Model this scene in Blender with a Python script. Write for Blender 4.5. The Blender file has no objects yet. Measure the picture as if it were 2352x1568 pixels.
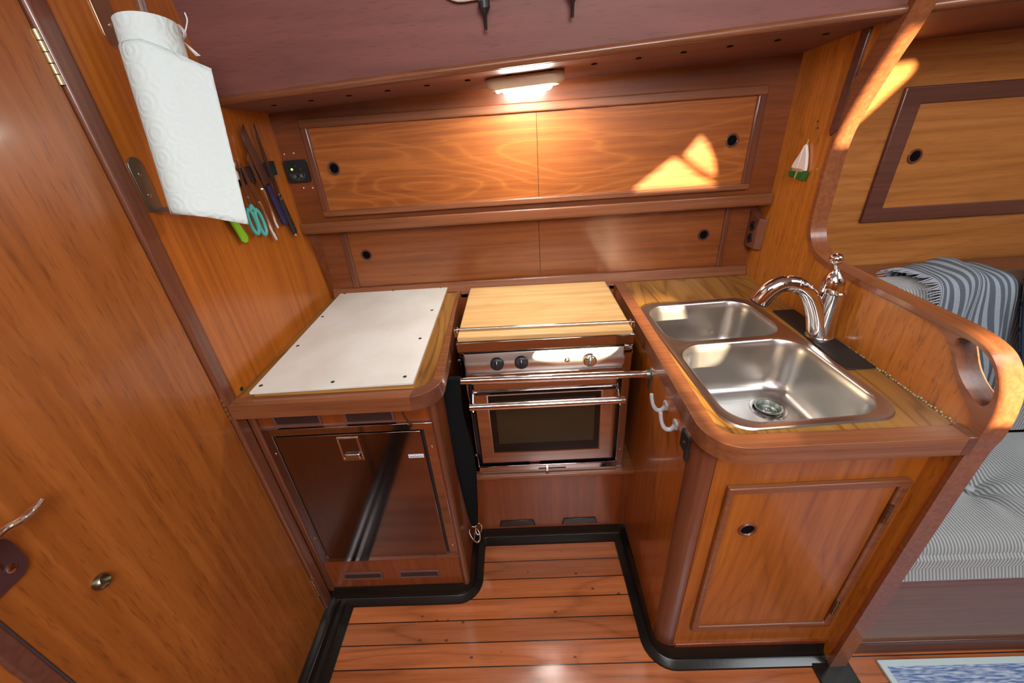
import bpy, bmesh, math, random
from mathutils import Vector, Matrix
from mathutils.geometry import tessellate_polygon
random.seed(4)
SC = bpy.context.scene
COL = SC.collection
PI = math.pi

# ------------------------------------------------------------------ materials
def lin(r, g, b):
    return tuple(((v/255)/12.92 if v/255 <= .04045 else ((v/255+.055)/1.055)**2.4) for v in (r, g, b)) + (1,)

def mat_new(name):
    m = bpy.data.materials.new(name); m.use_nodes = True
    nt = m.node_tree
    return m, nt, nt.nodes['Principled BSDF']

def plain(name, col, rough=.5, metal=0, emit=None, es=1, coat=0, bump=0, bscale=400, alpha=None, trans=0, spec=None):
    m, nt, b = mat_new(name)
    b.inputs['Base Color'].default_value = col
    b.inputs['Roughness'].default_value = rough
    b.inputs['Metallic'].default_value = metal
    b.inputs['Coat Weight'].default_value = coat
    if spec is not None: b.inputs['Specular IOR Level'].default_value = spec
    if trans: b.inputs['Transmission Weight'].default_value = trans
    if emit:
        b.inputs['Emission Color'].default_value = emit
        b.inputs['Emission Strength'].default_value = es
    if bump:
        tc = nt.nodes.new('ShaderNodeTexCoord'); n = nt.nodes.new('ShaderNodeTexNoise')
        n.inputs['Scale'].default_value = bscale; n.inputs['Detail'].default_value = 4
        bp = nt.nodes.new('ShaderNodeBump'); bp.inputs['Strength'].default_value = bump; bp.inputs['Distance'].default_value = .001
        nt.links.new(tc.outputs['Object'], n.inputs['Vector']); nt.links.new(n.outputs['Fac'], bp.inputs['Height'])
        nt.links.new(bp.outputs['Normal'], b.inputs['Normal'])
    return m

def wood(name, dark, mid, light, axis='z', rough=.32, coat=.35, figure=0.35, fine=1.0, pores=.3, planks=None, seed=0.0, streak=45, tint=True, ffreq=24, famp=4.0, pscale=(14, 330)):
    """varnished wood: grain runs along axis, in the object's own space"""
    dark, mid, light = [(c[0]*1.02, c[1]*.84, c[2]*.62, 1) if tint else c for c in (dark, mid, light)]
    m, nt, b = mat_new(name); N = nt.nodes; L = nt.links
    tc = N.new('ShaderNodeTexCoord')
    add = N.new('ShaderNodeVectorMath'); add.operation = 'ADD'; add.inputs[1].default_value = (seed*3.1, seed*1.7, seed*2.3)
    L.new(tc.outputs['Object'], add.inputs[0])
    def mapped(al, ac):
        mp = N.new('ShaderNodeMapping')
        s = [ac, ac, ac]; s['xyz'.index(axis)] = al
        mp.inputs['Scale'].default_value = s
        L.new(add.outputs[0], mp.inputs['Vector']); return mp
    def noise(mp, sc, det, dist=0):
        n = N.new('ShaderNodeTexNoise'); n.inputs['Scale'].default_value = sc
        n.inputs['Detail'].default_value = det; n.inputs['Distortion'].default_value = dist
        L.new(mp.outputs[0], n.inputs['Vector']); return n.outputs['Fac']
    def math_(op, a, bb, c=None):
        n = N.new('ShaderNodeMath'); n.operation = op
        for i, v in enumerate((a, bb, c)):
            if v is None: continue
            if isinstance(v, (int, float)): n.inputs[i].default_value = v
            else: L.new(v, n.inputs[i])
        return n.outputs[0]
    broad = noise(mapped(.35, 3.5), 1.6, 2, .15)
    fig = noise(mapped(.7, famp), 1.0, 2.0, .25)
    cont = math_('PINGPONG', math_('MULTIPLY', fig, ffreq), 1)          # growth ring contours
    cont = math_('POWER', cont, 4.0)
    st = noise(mapped(1.2, streak), 1.5*fine, 5, .15)
    po = noise(mapped(*pscale), 1.0, 2, 0)
    f = math_('MULTIPLY', broad, .30)
    f = math_('ADD', f, math_('MULTIPLY', st, .75))
    f = math_('SUBTRACT', f, math_('MULTIPLY', cont, figure*.38))
    f = math_('ADD', f, .02)
    ramp = N.new('ShaderNodeValToRGB'); L.new(f, ramp.inputs[0])
    e = ramp.color_ramp.elements
    e[0].position = .22; e[0].color = dark; e[1].position = .78; e[1].color = light
    k = e.new(.5); k.color = mid
    mix = N.new('ShaderNodeMix'); mix.data_type = 'RGBA'; mix.blend_type = 'MULTIPLY'
    pm = N.new('ShaderNodeMapRange'); pm.inputs[1].default_value = .56; pm.inputs[2].default_value = .72
    pm.inputs[3].default_value = 0; pm.inputs[4].default_value = pores
    L.new(po, pm.inputs[0]); L.new(pm.outputs[0], mix.inputs['Factor'])
    L.new(ramp.outputs[0], mix.inputs['A']); mix.inputs['B'].default_value = (.25, .16, .12, 1)
    out = mix.outputs['Result']
    height = st
    if planks:                                                        # (axis across planks, offset, pitch, seam width)
        ax, off, pitch, wid = planks
        sp = N.new('ShaderNodeSeparateXYZ'); L.new(tc.outputs['Object'], sp.inputs[0])
        v = math_('DIVIDE', math_('SUBTRACT', sp.outputs['xyz'.index(ax)], off), pitch)
        cell = math_('FLOOR', v, None)
        fr = math_('FRACT', v, None)
        wn = N.new('ShaderNodeTexWhiteNoise'); wn.noise_dimensions = '1D'; L.new(cell, wn.inputs['W'])
        br = N.new('ShaderNodeMapRange'); br.inputs[3].default_value = .78; br.inputs[4].default_value = 1.15
        L.new(wn.outputs['Value'], br.inputs[0])
        mm = N.new('ShaderNodeMix'); mm.data_type = 'RGBA'; mm.blend_type = 'MULTIPLY'; mm.inputs['Factor'].default_value = 1
        L.new(out, mm.inputs['A']); L.new(br.outputs[0], mm.inputs['B']); out = mm.outputs['Result']
        # small dark knots / dents
        kn = N.new('ShaderNodeTexVoronoi'); kn.inputs['Scale'].default_value = 1.0
        mp2 = N.new('ShaderNodeMapping'); mp2.inputs['Scale'].default_value = (22, 34, 34)
        L.new(add.outputs[0], mp2.inputs['Vector']); L.new(mp2.outputs[0], kn.inputs['Vector'])
        sel = N.new('ShaderNodeSeparateColor'); L.new(kn.outputs['Color'], sel.inputs[0])
        spot = math_('MULTIPLY', math_('LESS_THAN', kn.outputs['Distance'], .13), math_('LESS_THAN', sel.outputs[0], .2))
        m3 = N.new('ShaderNodeMix'); m3.data_type = 'RGBA'
        L.new(math_('MULTIPLY', spot, .75), m3.inputs['Factor']); L.new(out, m3.inputs['A']); m3.inputs['B'].default_value = (.05, .015, .006, 1); out = m3.outputs['Result']
        seam = math_('LESS_THAN', fr, wid/pitch)
        m2 = N.new('ShaderNodeMix'); m2.data_type = 'RGBA'
        L.new(seam, m2.inputs['Factor']); L.new(out, m2.inputs['A']); m2.inputs['B'].default_value = (.02, .008, .005, 1); out = m2.outputs['Result']
        height = math_('SUBTRACT', math_('MULTIPLY', st, .3), math_('MULTIPLY', seam, 2))
    L.new(out, b.inputs['Base Color'])
    b.inputs['Roughness'].default_value = rough
    b.inputs['Coat Weight'].default_value = coat; b.inputs['Coat Roughness'].default_value = .12
    bp = N.new('ShaderNodeBump'); bp.inputs['Strength'].default_value = .12; bp.inputs['Distance'].default_value = .001
    L.new(height, bp.inputs['Height']); L.new(bp.outputs['Normal'], b.inputs['Normal'])
    return m

def steel(name, col=(.62, .6, .58, 1), rough=.14, axis=None, var=.0):
    m, nt, b = mat_new(name); N = nt.nodes; L = nt.links
    b.inputs['Base Color'].default_value = col; b.inputs['Metallic'].default_value = 1; b.inputs['Roughness'].default_value = rough
    if axis or var:
        tc = N.new('ShaderNodeTexCoord'); mp = N.new('ShaderNodeMapping')
        s = [120, 120, 120] if axis else [9, 9, 9]
        if axis: s['xyz'.index(axis)] = 2
        mp.inputs['Scale'].default_value = s
        n = N.new('ShaderNodeTexNoise'); n.inputs['Scale'].default_value = 1; n.inputs['Detail'].default_value = 4
        mr = N.new('ShaderNodeMapRange'); mr.inputs[3].default_value = rough-var; mr.inputs[4].default_value = rough+var
        L.new(tc.outputs['Object'], mp.inputs['Vector']); L.new(mp.outputs[0], n.inputs['Vector'])
        L.new(n.outputs['Fac'], mr.inputs[0]); L.new(mr.outputs[0], b.inputs['Roughness'])
    return m

W = {}
W['door']   = wood('teak_door', (0.1634, 0.0533, 0.0108, 1), (0.2494, 0.0843, 0.0162, 1), (0.3440, 0.1290, 0.0315, 1), 'z', rough=.36, coat=.3, figure=.15, streak=38, seed=1, pores=.4, pscale=(22, 200))
W['bulk']   = wood('teak_bulkhead', (0.2040, 0.0622, 0.0080, 1), (0.3570, 0.1162, 0.0144, 1), (0.4675, 0.1784, 0.0304, 1), 'z', rough=.33, figure=.1, streak=60, seed=2)
W['bulkr']  = wood('teak_bulkhead_plain', (0.2484, 0.0933, 0.0134, 1), (0.3933, 0.1482, 0.0211, 1), (0.5382, 0.2251, 0.0384, 1), 'z', rough=.33, figure=.12, streak=50, seed=5, pores=.55, pscale=(28, 170))
W['wall']   = wood('teak_locker_panel', (0.1480, 0.0455, 0.0135, 1), (0.2442, 0.0805, 0.0195, 1), (0.3478, 0.1295, 0.0338, 1), 'x', rough=.34, figure=-.75, streak=60, seed=3, ffreq=46, famp=5)
W['wall2']  = wood('teak_hull_panel', (0.1050, 0.0315, 0.0112, 1), (0.1650, 0.0510, 0.0160, 1), (0.2325, 0.0750, 0.0256, 1), 'x', rough=.34, figure=.35, streak=42, seed=4)
W['wall_shaded']  = wood('teak_locker_panel_shaded', (.12, .038, .012, 1), (.19, .062, .018, 1), (.27, .10, .030, 1), 'x', rough=.34, figure=-.2, streak=50, seed=23)  # same locker teak, with the shade behind the worktops put into its colour
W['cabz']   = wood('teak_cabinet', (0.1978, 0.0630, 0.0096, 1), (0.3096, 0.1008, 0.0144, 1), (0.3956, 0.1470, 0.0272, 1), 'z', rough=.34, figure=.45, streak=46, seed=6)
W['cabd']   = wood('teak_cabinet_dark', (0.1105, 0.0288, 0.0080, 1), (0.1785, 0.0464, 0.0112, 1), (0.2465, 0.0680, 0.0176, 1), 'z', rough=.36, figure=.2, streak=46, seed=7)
W['trim']   = wood('mahogany_trim', (0.0749, 0.0213, 0.0108, 1), (0.1248, 0.0371, 0.0168, 1), (0.1747, 0.0550, 0.0252, 1), 'z', rough=.34, figure=.1, streak=60, seed=8, tint=False)
W['trimx']  = wood('mahogany_rail', (0.1080, 0.0326, 0.0119, 1), (0.1800, 0.0578, 0.0211, 1), (0.2592, 0.0918, 0.0343, 1), 'x', rough=.38, figure=.1, streak=60, seed=9, tint=False)
W['trimy']  = wood('mahogany_rail_fore', (0.1200, 0.0346, 0.0112, 1), (0.2000, 0.0612, 0.0198, 1), (0.2880, 0.0972, 0.0322, 1), 'y', rough=.38, figure=.1, streak=60, seed=9, tint=False)
W['darkrail'] = wood('dark_rail_block', (.075, .024, .012, 1), (.12, .038, .018, 1), (.17, .058, .026, 1), 'x', rough=.4, figure=.1, streak=60, seed=19, tint=False)
W['darkf']  = wood('dark_mahogany', (.055, .018, .012, 1), (.09, .03, .019, 1), (.13, .045, .028, 1), 'x', rough=.4, figure=.1, streak=60, seed=10, tint=False)
W['deck']   = wood('hazed_mahogany', (.12, .044, .036, 1), (.17, .062, .050, 1), (.22, .082, .064, 1), 'x', rough=.5, coat=.05, figure=.15, streak=18, seed=11, tint=False)  # mahogany with lens haze and lamp bounce put into the colour
W['veneer'] = wood('teak_worktop', (0.1280, 0.0620, 0.0167, 1), (0.2560, 0.1412, 0.0380, 1), (0.3520, 0.2135, 0.0669, 1), 'y', rough=.3, coat=.4, figure=.8, streak=40, pores=.2, seed=12, ffreq=40)
W['board']  = wood('maple_board', (0.4234, 0.2771, 0.1232, 1), (0.5708, 0.4102, 0.2135, 1), (0.6996, 0.5765, 0.3778, 1), 'x', rough=.45, coat=.05, figure=.25, streak=26, pores=.1, seed=13)
W['ply']    = wood('plywood_edge', (.22, .11, .035, 1), (.42, .24, .08, 1), (.60, .38, .15, 1), 'x', rough=.6, coat=0, figure=.1, streak=140, seed=14)
W['floor']  = wood('teak_sole', (0.2165, 0.0673, 0.0250, 1), (0.3936, 0.1346, 0.0525, 1), (0.5510, 0.2108, 0.1000, 1), 'x', rough=.27, coat=.45, figure=.5, streak=34, planks=('y', .6335, .0682, .0035), seed=15)
W['salon']  = wood('oak_saloon_lining', (0.2160, 0.0888, 0.0280, 1), (0.3360, 0.1480, 0.0450, 1), (0.4480, 0.2146, 0.0750, 1), 'x', rough=.36, figure=.3, streak=40, seed=16)

M = {}
M['steel'] = steel('polished_steel', (.66, .63, .60, 1), .12, var=.05)
M['mirror'] = steel('mirror_steel', (.42, .37, .35, 1), .07)
M['mirrord'] = steel('dark_mirror_steel', (.26, .21, .20, 1), .10)
M['panel'] = steel('satin_panel_steel', (.58, .54, .50, 1), .30, var=.06)
M['chrome'] = steel('chrome', (.80, .78, .77, 1), .05)
M['brush'] = steel('brushed_steel', (.50, .475, .45, 1), .30, var=.08)
M['dullm'] = steel('grey_plated_metal', (.30, .33, .30, 1), .38, var=.08)
M['brass'] = steel('aged_brass', (.52, .42, .22, 1), .3, var=.08)
M['bronze'] = steel('aged_bronze', (.22, .19, .13, 1), .32, var=.08)
M['black'] = plain('black_plastic', (.012, .012, .014, 1), .38)
M['rubber'] = plain('black_vinyl_base', (.008, .0065, .005, 1), .2, spec=.45, bump=.1, bscale=120)
M['cloth'] = plain('black_webbing', (.004, .0045, .005, 1), .9, spec=.15, bump=.6, bscale=900)
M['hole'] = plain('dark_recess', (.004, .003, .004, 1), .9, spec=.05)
M['white'] = None
M['darkscrew'] = plain('tarnished_screw', (.045, .04, .035, 1), .5, metal=.4)
M['tintplate'] = steel('wood_tinted_plate', (.50, .34, .20, 1), .3, var=.06)  # bracket metal with the reflected wood put into its colour
M['plastic_w'] = plain('white_plastic', (.72, .72, .70, 1), .4)
M['cream'] = plain('cream_lamp_plastic', (.70, .52, .34, 1), .35, coat=.2)
M['led'] = plain('lit_lens', (1, 1, 1, 1), .4, emit=(1, .93, .82, 1), es=230)
M['green_led'] = plain('green_indicator', (.2, .8, .05, 1), .4, emit=(.4, 1, .1, 1), es=3)
M['red_led'] = plain('red_plastic', (.5, .01, .01, 1), .4)
M['teal'] = plain('teal_plastic', (.08, .50, .47, 1), .35, coat=.2)
M['lime'] = plain('lime_plastic', (.24, .62, .02, 1), .4)
M['navy'] = plain('navy_plastic', (.012, .012, .06, 1), .4)
M['kblack'] = plain('black_handle', (.014, .014, .014, 1), .4)
M['blade'] = steel('knife_blade', (.36, .28, .25, 1), .25)
M['greyhook'] = plain('grey_enamel', (.36, .38, .40, 1), .38, coat=.2)
M['glass'] = plain('dark_oven_glass', (.006, .005, .004, 1), .08, spec=.3)
M['glass2'] = plain('oven_glass_inner', (.030, .021, .010, 1), .08, spec=.35)
M['copper'] = plain('brown_box_plastic', (.15, .048, .026, 1), .3, coat=.3)
M['mat'] = plain('black_rubber_mat', (.010, .010, .011, 1), .55, bump=.5, bscale=300)
M['hullgreen'] = plain('green_ceramic', (.02, .11, .02, 1), .25, coat=.4)
M['sail'] = plain('sail_ceramic', (.74, .66, .62, 1), .4)
M['sailstem'] = plain('tan_ceramic', (.42, .28, .14, 1), .4)
M['caulk'] = plain('old_sealant', (.30, .26, .17, 1), .7, bump=.8, bscale=220)
M['badge'] = plain('white_badge', (.75, .77, .80, 1), .3)
M['blueink'] = plain('blue_lettering', (.01, .04, .30, 1), .4)
M['grille'] = plain('brown_grille', (.13, .055, .045, 1), .4)
M['grilled'] = plain('brown_grille_dark', (.05, .022, .018, 1), .5)
M['paperbag'] = plain('clear_wrap', (.55, .5, .52, 1), .35)

def mat_white_board():
    m, nt, b = mat_new('white_cutting_plastic'); N = nt.nodes; L = nt.links
    tc = N.new('ShaderNodeTexCoord'); n = N.new('ShaderNodeTexNoise'); n.inputs['Scale'].default_value = 5; n.inputs['Detail'].default_value = 4
    r = N.new('ShaderNodeValToRGB'); r.color_ramp.elements[0].position = .3; r.color_ramp.elements[0].color = (.60, .57, .50, 1)
    r.color_ramp.elements[1].position = .6; r.color_ramp.elements[1].color = (.70, .70, .66, 1)
    L.new(tc.outputs['Object'], n.inputs['Vector']); L.new(n.outputs['Fac'], r.inputs[0]); L.new(r.outputs[0], b.inputs['Base Color'])
    b.inputs['Roughness'].default_value = .42
    return m
M['white'] = mat_white_board()

def mat_towel():
    m, nt, b = mat_new('embossed_paper'); N = nt.nodes; L = nt.links
    b.inputs['Base Color'].default_value = (.60, .68, .66, 1); b.inputs['Roughness'].default_value = .9
    uv = N.new('ShaderNodeUVMap'); 
    v1 = N.new('ShaderNodeTexVoronoi'); v1.inputs['Scale'].default_value = 22; v1.inputs['Randomness'].default_value = .25
    v2 = N.new('ShaderNodeTexVoronoi'); v2.inputs['Scale'].default_value = 260; v2.inputs['Randomness'].default_value = .4
    L.new(uv.outputs[0], v1.inputs['Vector']); L.new(uv.outputs[0], v2.inputs['Vector'])
    s = N.new('ShaderNodeMath'); s.operation = 'SINE'
    mu = N.new('ShaderNodeMath'); mu.operation = 'MULTIPLY'; mu.inputs[1].default_value = 26
    L.new(v1.outputs['Distance'], mu.inputs[0]); L.new(mu.outputs[0], s.inputs[0])
    m2 = N.new('ShaderNodeMath'); m2.operation = 'MULTIPLY_ADD'; m2.inputs[1].default_value = -1.3
    L.new(v2.outputs['Distance'], m2.inputs[0]); L.new(s.outputs[0], m2.inputs[2])
    bp = N.new('ShaderNodeBump'); bp.inputs['Strength'].default_value = .4; bp.inputs['Distance'].default_value = .0011
    L.new(m2.outputs[0], bp.inputs['Height']); L.new(bp.outputs['Normal'], b.inputs['Normal'])
    return m
M['towel'] = mat_towel()

def mat_cord(name, c1, c2, per=.0055, axis='x', bstr=.8):
    m, nt, b = mat_new(name); N = nt.nodes; L = nt.links
    uv = N.new('ShaderNodeUVMap'); sp = N.new('ShaderNodeSeparateXYZ'); L.new(uv.outputs[0], sp.inputs[0])
    mu = N.new('ShaderNodeMath'); mu.operation = 'MULTIPLY'; mu.inputs[1].default_value = 2*PI/per
    L.new(sp.outputs[0], mu.inputs[0])
    s = N.new('ShaderNodeMath'); s.operation = 'SINE'; L.new(mu.outputs[0], s.inputs[0])
    mr = N.new('ShaderNodeMapRange'); mr.inputs[1].default_value = -1; L.new(s.outputs[0], mr.inputs[0])
    mx = N.new('ShaderNodeMix'); mx.data_type = 'RGBA'; mx.inputs['A'].default_value = c1; mx.inputs['B'].default_value = c2
    L.new(mr.outputs[0], mx.inputs['Factor']); L.new(mx.outputs['Result'], b.inputs['Base Color'])
    b.inputs['Roughness'].default_value = .85; b.inputs['Sheen Weight'].default_value = .3
    bp = N.new('ShaderNodeBump'); bp.inputs['Strength'].default_value = bstr; bp.inputs['Distance'].default_value = .0012
    L.new(s.outputs[0], bp.inputs['Height']); L.new(bp.outputs['Normal'], b.inputs['Normal'])
    return m
M['cord'] = mat_cord('grey_corduroy', (.13, .14, .135, 1), (.34, .37, .37, 1), per=.0085)

def mat_stripes():
    m, nt, b = mat_new('striped_throw'); N = nt.nodes; L = nt.links
    uv = N.new('ShaderNodeUVMap'); sp = N.new('ShaderNodeSeparateXYZ'); L.new(uv.outputs[0], sp.inputs[0])
    mu = N.new('ShaderNodeMath'); mu.operation = 'DIVIDE'; mu.inputs[1].default_value = .0178
    L.new(sp.outputs[0], mu.inputs[0])
    fr = N.new('ShaderNodeMath'); fr.operation = 'FRACT'; L.new(mu.outputs[0], fr.inputs[0])
    r = N.new('ShaderNodeValToRGB'); r.color_ramp.interpolation = 'CONSTANT'
    e = r.color_ramp.elements; e[0].position = 0; e[0].color = (.055, .075, .105, 1); e[1].position = .52; e[1].color = (.19, .25, .29, 1)
    L.new(fr.outputs[0], r.inputs[0])
    n = N.new('ShaderNodeTexNoise'); n.inputs['Scale'].default_value = 420; L.new(uv.outputs[0], n.inputs['Vector'])
    mx = N.new('ShaderNodeMix'); mx.data_type = 'RGBA'; mx.blend_type = 'OVERLAY'; mx.inputs['Factor'].default_value = .5
    L.new(r.outputs[0], mx.inputs['A']); L.new(n.outputs['Color'], mx.inputs['B'])
    hs = N.new('ShaderNodeHueSaturation'); hs.inputs['Saturation'].default_value = .7; L.new(mx.outputs['Result'], hs.inputs['Color'])
    L.new(hs.outputs[0], b.inputs['Base Color']); b.inputs['Roughness'].default_value = .95
    bp = N.new('ShaderNodeBump'); bp.inputs['Strength'].default_value = .5; bp.inputs['Distance'].default_value = .001
    L.new(n.outputs['Fac'], bp.inputs['Height']); L.new(bp.outputs['Normal'], b.inputs['Normal'])
    return m
M['throw'] = mat_stripes()

def mat_pillow():
    m, nt, b = mat_new('navy_geometric_fabric'); N = nt.nodes; L = nt.links
    uv = N.new('ShaderNodeUVMap')
    sp = N.new('ShaderNodeSeparateXYZ'); L.new(uv.outputs[0], sp.inputs[0])
    def mth(op, a, bb=None):
        n = N.new('ShaderNodeMath'); n.operation = op
        for i, v in enumerate((a, bb)):
            if v is None: continue
            if isinstance(v, (int, float)): n.inputs[i].default_value = v
            else: L.new(v, n.inputs[i])
        return n.outputs[0]
    a = mth('ABSOLUTE', mth('SUBTRACT', mth('FRACT', mth('MULTIPLY', sp.outputs[0], 14)), .5))
    c = mth('ABSOLUTE', mth('SUBTRACT', mth('FRACT', mth('MULTIPLY', sp.outputs[1], 14)), .5))
    d = mth('FRACT', mth('MULTIPLY', mth('MAXIMUM', a, c), 6))
    st = mth('LESS_THAN', d, .38)
    mx = N.new('ShaderNodeMix'); mx.data_type = 'RGBA'; mx.inputs['A'].default_value = (.012, .025, .055, 1); mx.inputs['B'].default_value = (.16, .24, .32, 1)
    L.new(st, mx.inputs['Factor']); L.new(mx.outputs['Result'], b.inputs['Base Color']); b.inputs['Roughness'].default_value = .9
    return m
M['pillow'] = mat_pillow()

def mat_rug():
    m, nt, b = mat_new('blue_woven_rug'); N = nt.nodes; L = nt.links
    tc = N.new('ShaderNodeTexCoord'); mp = N.new('ShaderNodeMapping'); mp.inputs['Scale'].default_value = (30, 260, 100)
    n = N.new('ShaderNodeTexNoise'); n.inputs['Scale'].default_value = 1; n.inputs['Detail'].default_value = 3
    L.new(tc.outputs['Object'], mp.inputs['Vector']); L.new(mp.outputs[0], n.inputs['Vector'])
    r = N.new('ShaderNodeValToRGB'); e = r.color_ramp.elements
    e[0].position = .38; e[0].color = (.07, .13, .30, 1); e[1].position = .66; e[1].color = (.42, .50, .60, 1)
    L.new(n.outputs['Fac'], r.inputs[0]); L.new(r.outputs[0], b.inputs['Base Color']); b.inputs['Roughness'].default_value = .95
    bp = N.new('ShaderNodeBump'); bp.inputs['Strength'].default_value = .7; bp.inputs['Distance'].default_value = .002
    L.new(n.outputs['Fac'], bp.inputs['Height']); L.new(bp.outputs['Normal'], b.inputs['Normal'])
    return m
M['rug'] = mat_rug()
M['rugedge'] = plain('pale_rug_binding', (.45, .55, .56, 1), .95, bump=.8, bscale=500)

# ------------------------------------------------------------------ mesh helpers
def V(*a): return Vector(a)

def b_box(bm, x0, x1, y0, y1, z0, z1):
    vs = [bm.verts.new((x, y, z)) for x in (x0, x1) for y in (y0, y1) for z in (z0, z1)]
    for f in ((0, 1, 3, 2), (4, 6, 7, 5), (0, 4, 5, 1), (2, 3, 7, 6), (0, 2, 6, 4), (1, 5, 7, 3)):
        bm.faces.new([vs[i] for i in f])
    return bm

def b_hexa(bm, p):  # 8 points: bottom 4 (ccw), top 4
    vs = [bm.verts.new(q) for q in p]
    for f in ((3, 2, 1, 0), (4, 5, 6, 7), (0, 1, 5, 4), (1, 2, 6, 5), (2, 3, 7, 6), (3, 0, 4, 7)):
        bm.faces.new([vs[i] for i in f])
    return bm

def b_prism(bm, outer, holes, plane, d0, d1):
    """2-D polygon with holes extruded between d0 and d1 along the plane's normal: plane 'x': (y,z), 'y': (x,z), 'z': (x,y)"""
    def P(p, d):
        return {'x': (d, p[0], p[1]), 'y': (p[0], d, p[1]), 'z': (p[0], p[1], d)}[plane]
    loops = [list(outer)] + [list(h) for h in holes]
    tri = tessellate_polygon([[Vector((p[0], p[1], 0)) for p in l] for l in loops])
    flat = [p for l in loops for p in l]
    A = [bm.verts.new(P(p, d0)) for p in flat]; B = [bm.verts.new(P(p, d1)) for p in flat]
    for t in tri:
        try:
            bm.faces.new([A[i] for i in t]); bm.faces.new([B[i] for i in reversed(t)])
        except ValueError: pass
    k = 0
    for l in loops:
        n = len(l)
        for i in range(n):
            j = (i+1) % n
            bm.faces.new([A[k+i], A[k+j], B[k+j], B[k+i]])
        k += n
    return bm

def frame_of(t):
    t = t.normalized(); up = V(0, 0, 1) if abs(t.z) < .95 else V(1, 0, 0)
    a = t.cross(up).normalized(); return a, a.cross(t).normalized()

def b_tube(bm, pts, r, seg=16, caps=True, flat=1.0, closed=False, a0=None):
    """tube along pts; r float or list; flat scales the second axis"""
    pts = [Vector(p) for p in pts]; n = len(pts)
    rs = r if isinstance(r, (list, tuple)) else [r]*n
    rings = []; a = a0
    for i, p in enumerate(pts):
        if closed: t = pts[(i+1) % n]-pts[i-1]
        else: t = (pts[min(i+1, n-1)]-pts[max(i-1, 0)])
        t.normalize()
        if a is None: a, _ = frame_of(t)
        a = (a-t*a.dot(t)).normalized(); c = t.cross(a)
        rings.append([bm.verts.new(p+(a*math.cos(2*PI*k/seg)+c*math.sin(2*PI*k/seg)*flat)*rs[i]) for k in range(seg)])
    rng = range(n) if closed else range(n-1)
    for i in rng:
        A, B = rings[i], rings[(i+1) % n]
        for k in range(seg):
            bm.faces.new([A[k], A[(k+1) % seg], B[(k+1) % seg], B[k]])
    if caps and not closed:
        bm.faces.new(rings[0][::-1]); bm.faces.new(rings[-1])
    return bm

def b_lathe(bm, prof, o, axis=V(0, 0, 1), seg=32, capends=True):
    """prof: list of (radius, height along axis)"""
    axis = Vector(axis).normalized(); a, c = frame_of(axis); o = Vector(o); rings = []
    for r, h in prof:
        if r < 1e-6: rings.append([bm.verts.new(o+axis*h)])
        else: rings.append([bm.verts.new(o+axis*h+(a*math.cos(2*PI*k/seg)+c*math.sin(2*PI*k/seg))*r) for k in range(seg)])
    for A, B in zip(rings, rings[1:]):
        for k in range(seg):
            k2 = (k+1) % seg
            if len(A) == 1 and len(B) > 1: bm.faces.new([A[0], B[k], B[k2]])
            elif len(B) == 1 and len(A) > 1: bm.faces.new([A[k2], A[k], B[0]])
            elif len(A) > 1: bm.faces.new([A[k], A[k2], B[k2], B[k]])
    if capends:
        for R_ in (rings[0], rings[-1]):
            if len(R_) > 1:
                try: bm.faces.new(R_)
                except ValueError: pass
    return bm

def b_sheet(bm, grid, thick=.0, uvs=None):
    """grid[i][j] points; returns with uv layer filled"""
    uvl = bm.loops.layers.uv.verify()
    n, m = len(grid), len(grid[0])
    vs = [[bm.verts.new(grid[i][j]) for j in range(m)] for i in range(n)]
    for i in range(n-1):
        for j in range(m-1):
            f = bm.faces.new([vs[i][j], vs[i+1][j], vs[i+1][j+1], vs[i][j+1]])
            if uvs:
                for lp, (a, b) in zip(f.loops, ((i, j), (i+1, j), (i+1, j+1), (i, j+1))):
                    lp[uvl].uv = uvs[a][b]
    return bm

def rrect(x0, x1, y0, y1, r, n=8):
    out = []
    for cx, cy, a in ((x1-r, y1-r, 0), (x0+r, y1-r, 90), (x0+r, y0+r, 180), (x1-r, y0+r, 270)):
        for k in range(n+1):
            t = math.radians(a+90*k/n); out.append((cx+r*math.cos(t), cy+r*math.sin(t)))
    return out

def circ(cx, cy, r, n=24, r2=None):
    return [(cx+r*math.cos(2*PI*k/n), cy+(r2 or r)*math.sin(2*PI*k/n)) for k in range(n)]

def spline(pts, n=6):
    """Catmull-Rom through pts"""
    pts = [Vector(p) for p in pts]; out = []
    for i in range(len(pts)-1):
        p0 = pts[max(i-1, 0)]; p1 = pts[i]; p2 = pts[i+1]; p3 = pts[min(i+2, len(pts)-1)]
        for k in range(n):
            t = k/n
            out.append(.5*((2*p1)+(-p0+p2)*t+(2*p0-5*p1+4*p2-p3)*t*t+(-p0+3*p1-3*p2+p3)*t**3))
    out.append(pts[-1]); return out

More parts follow.
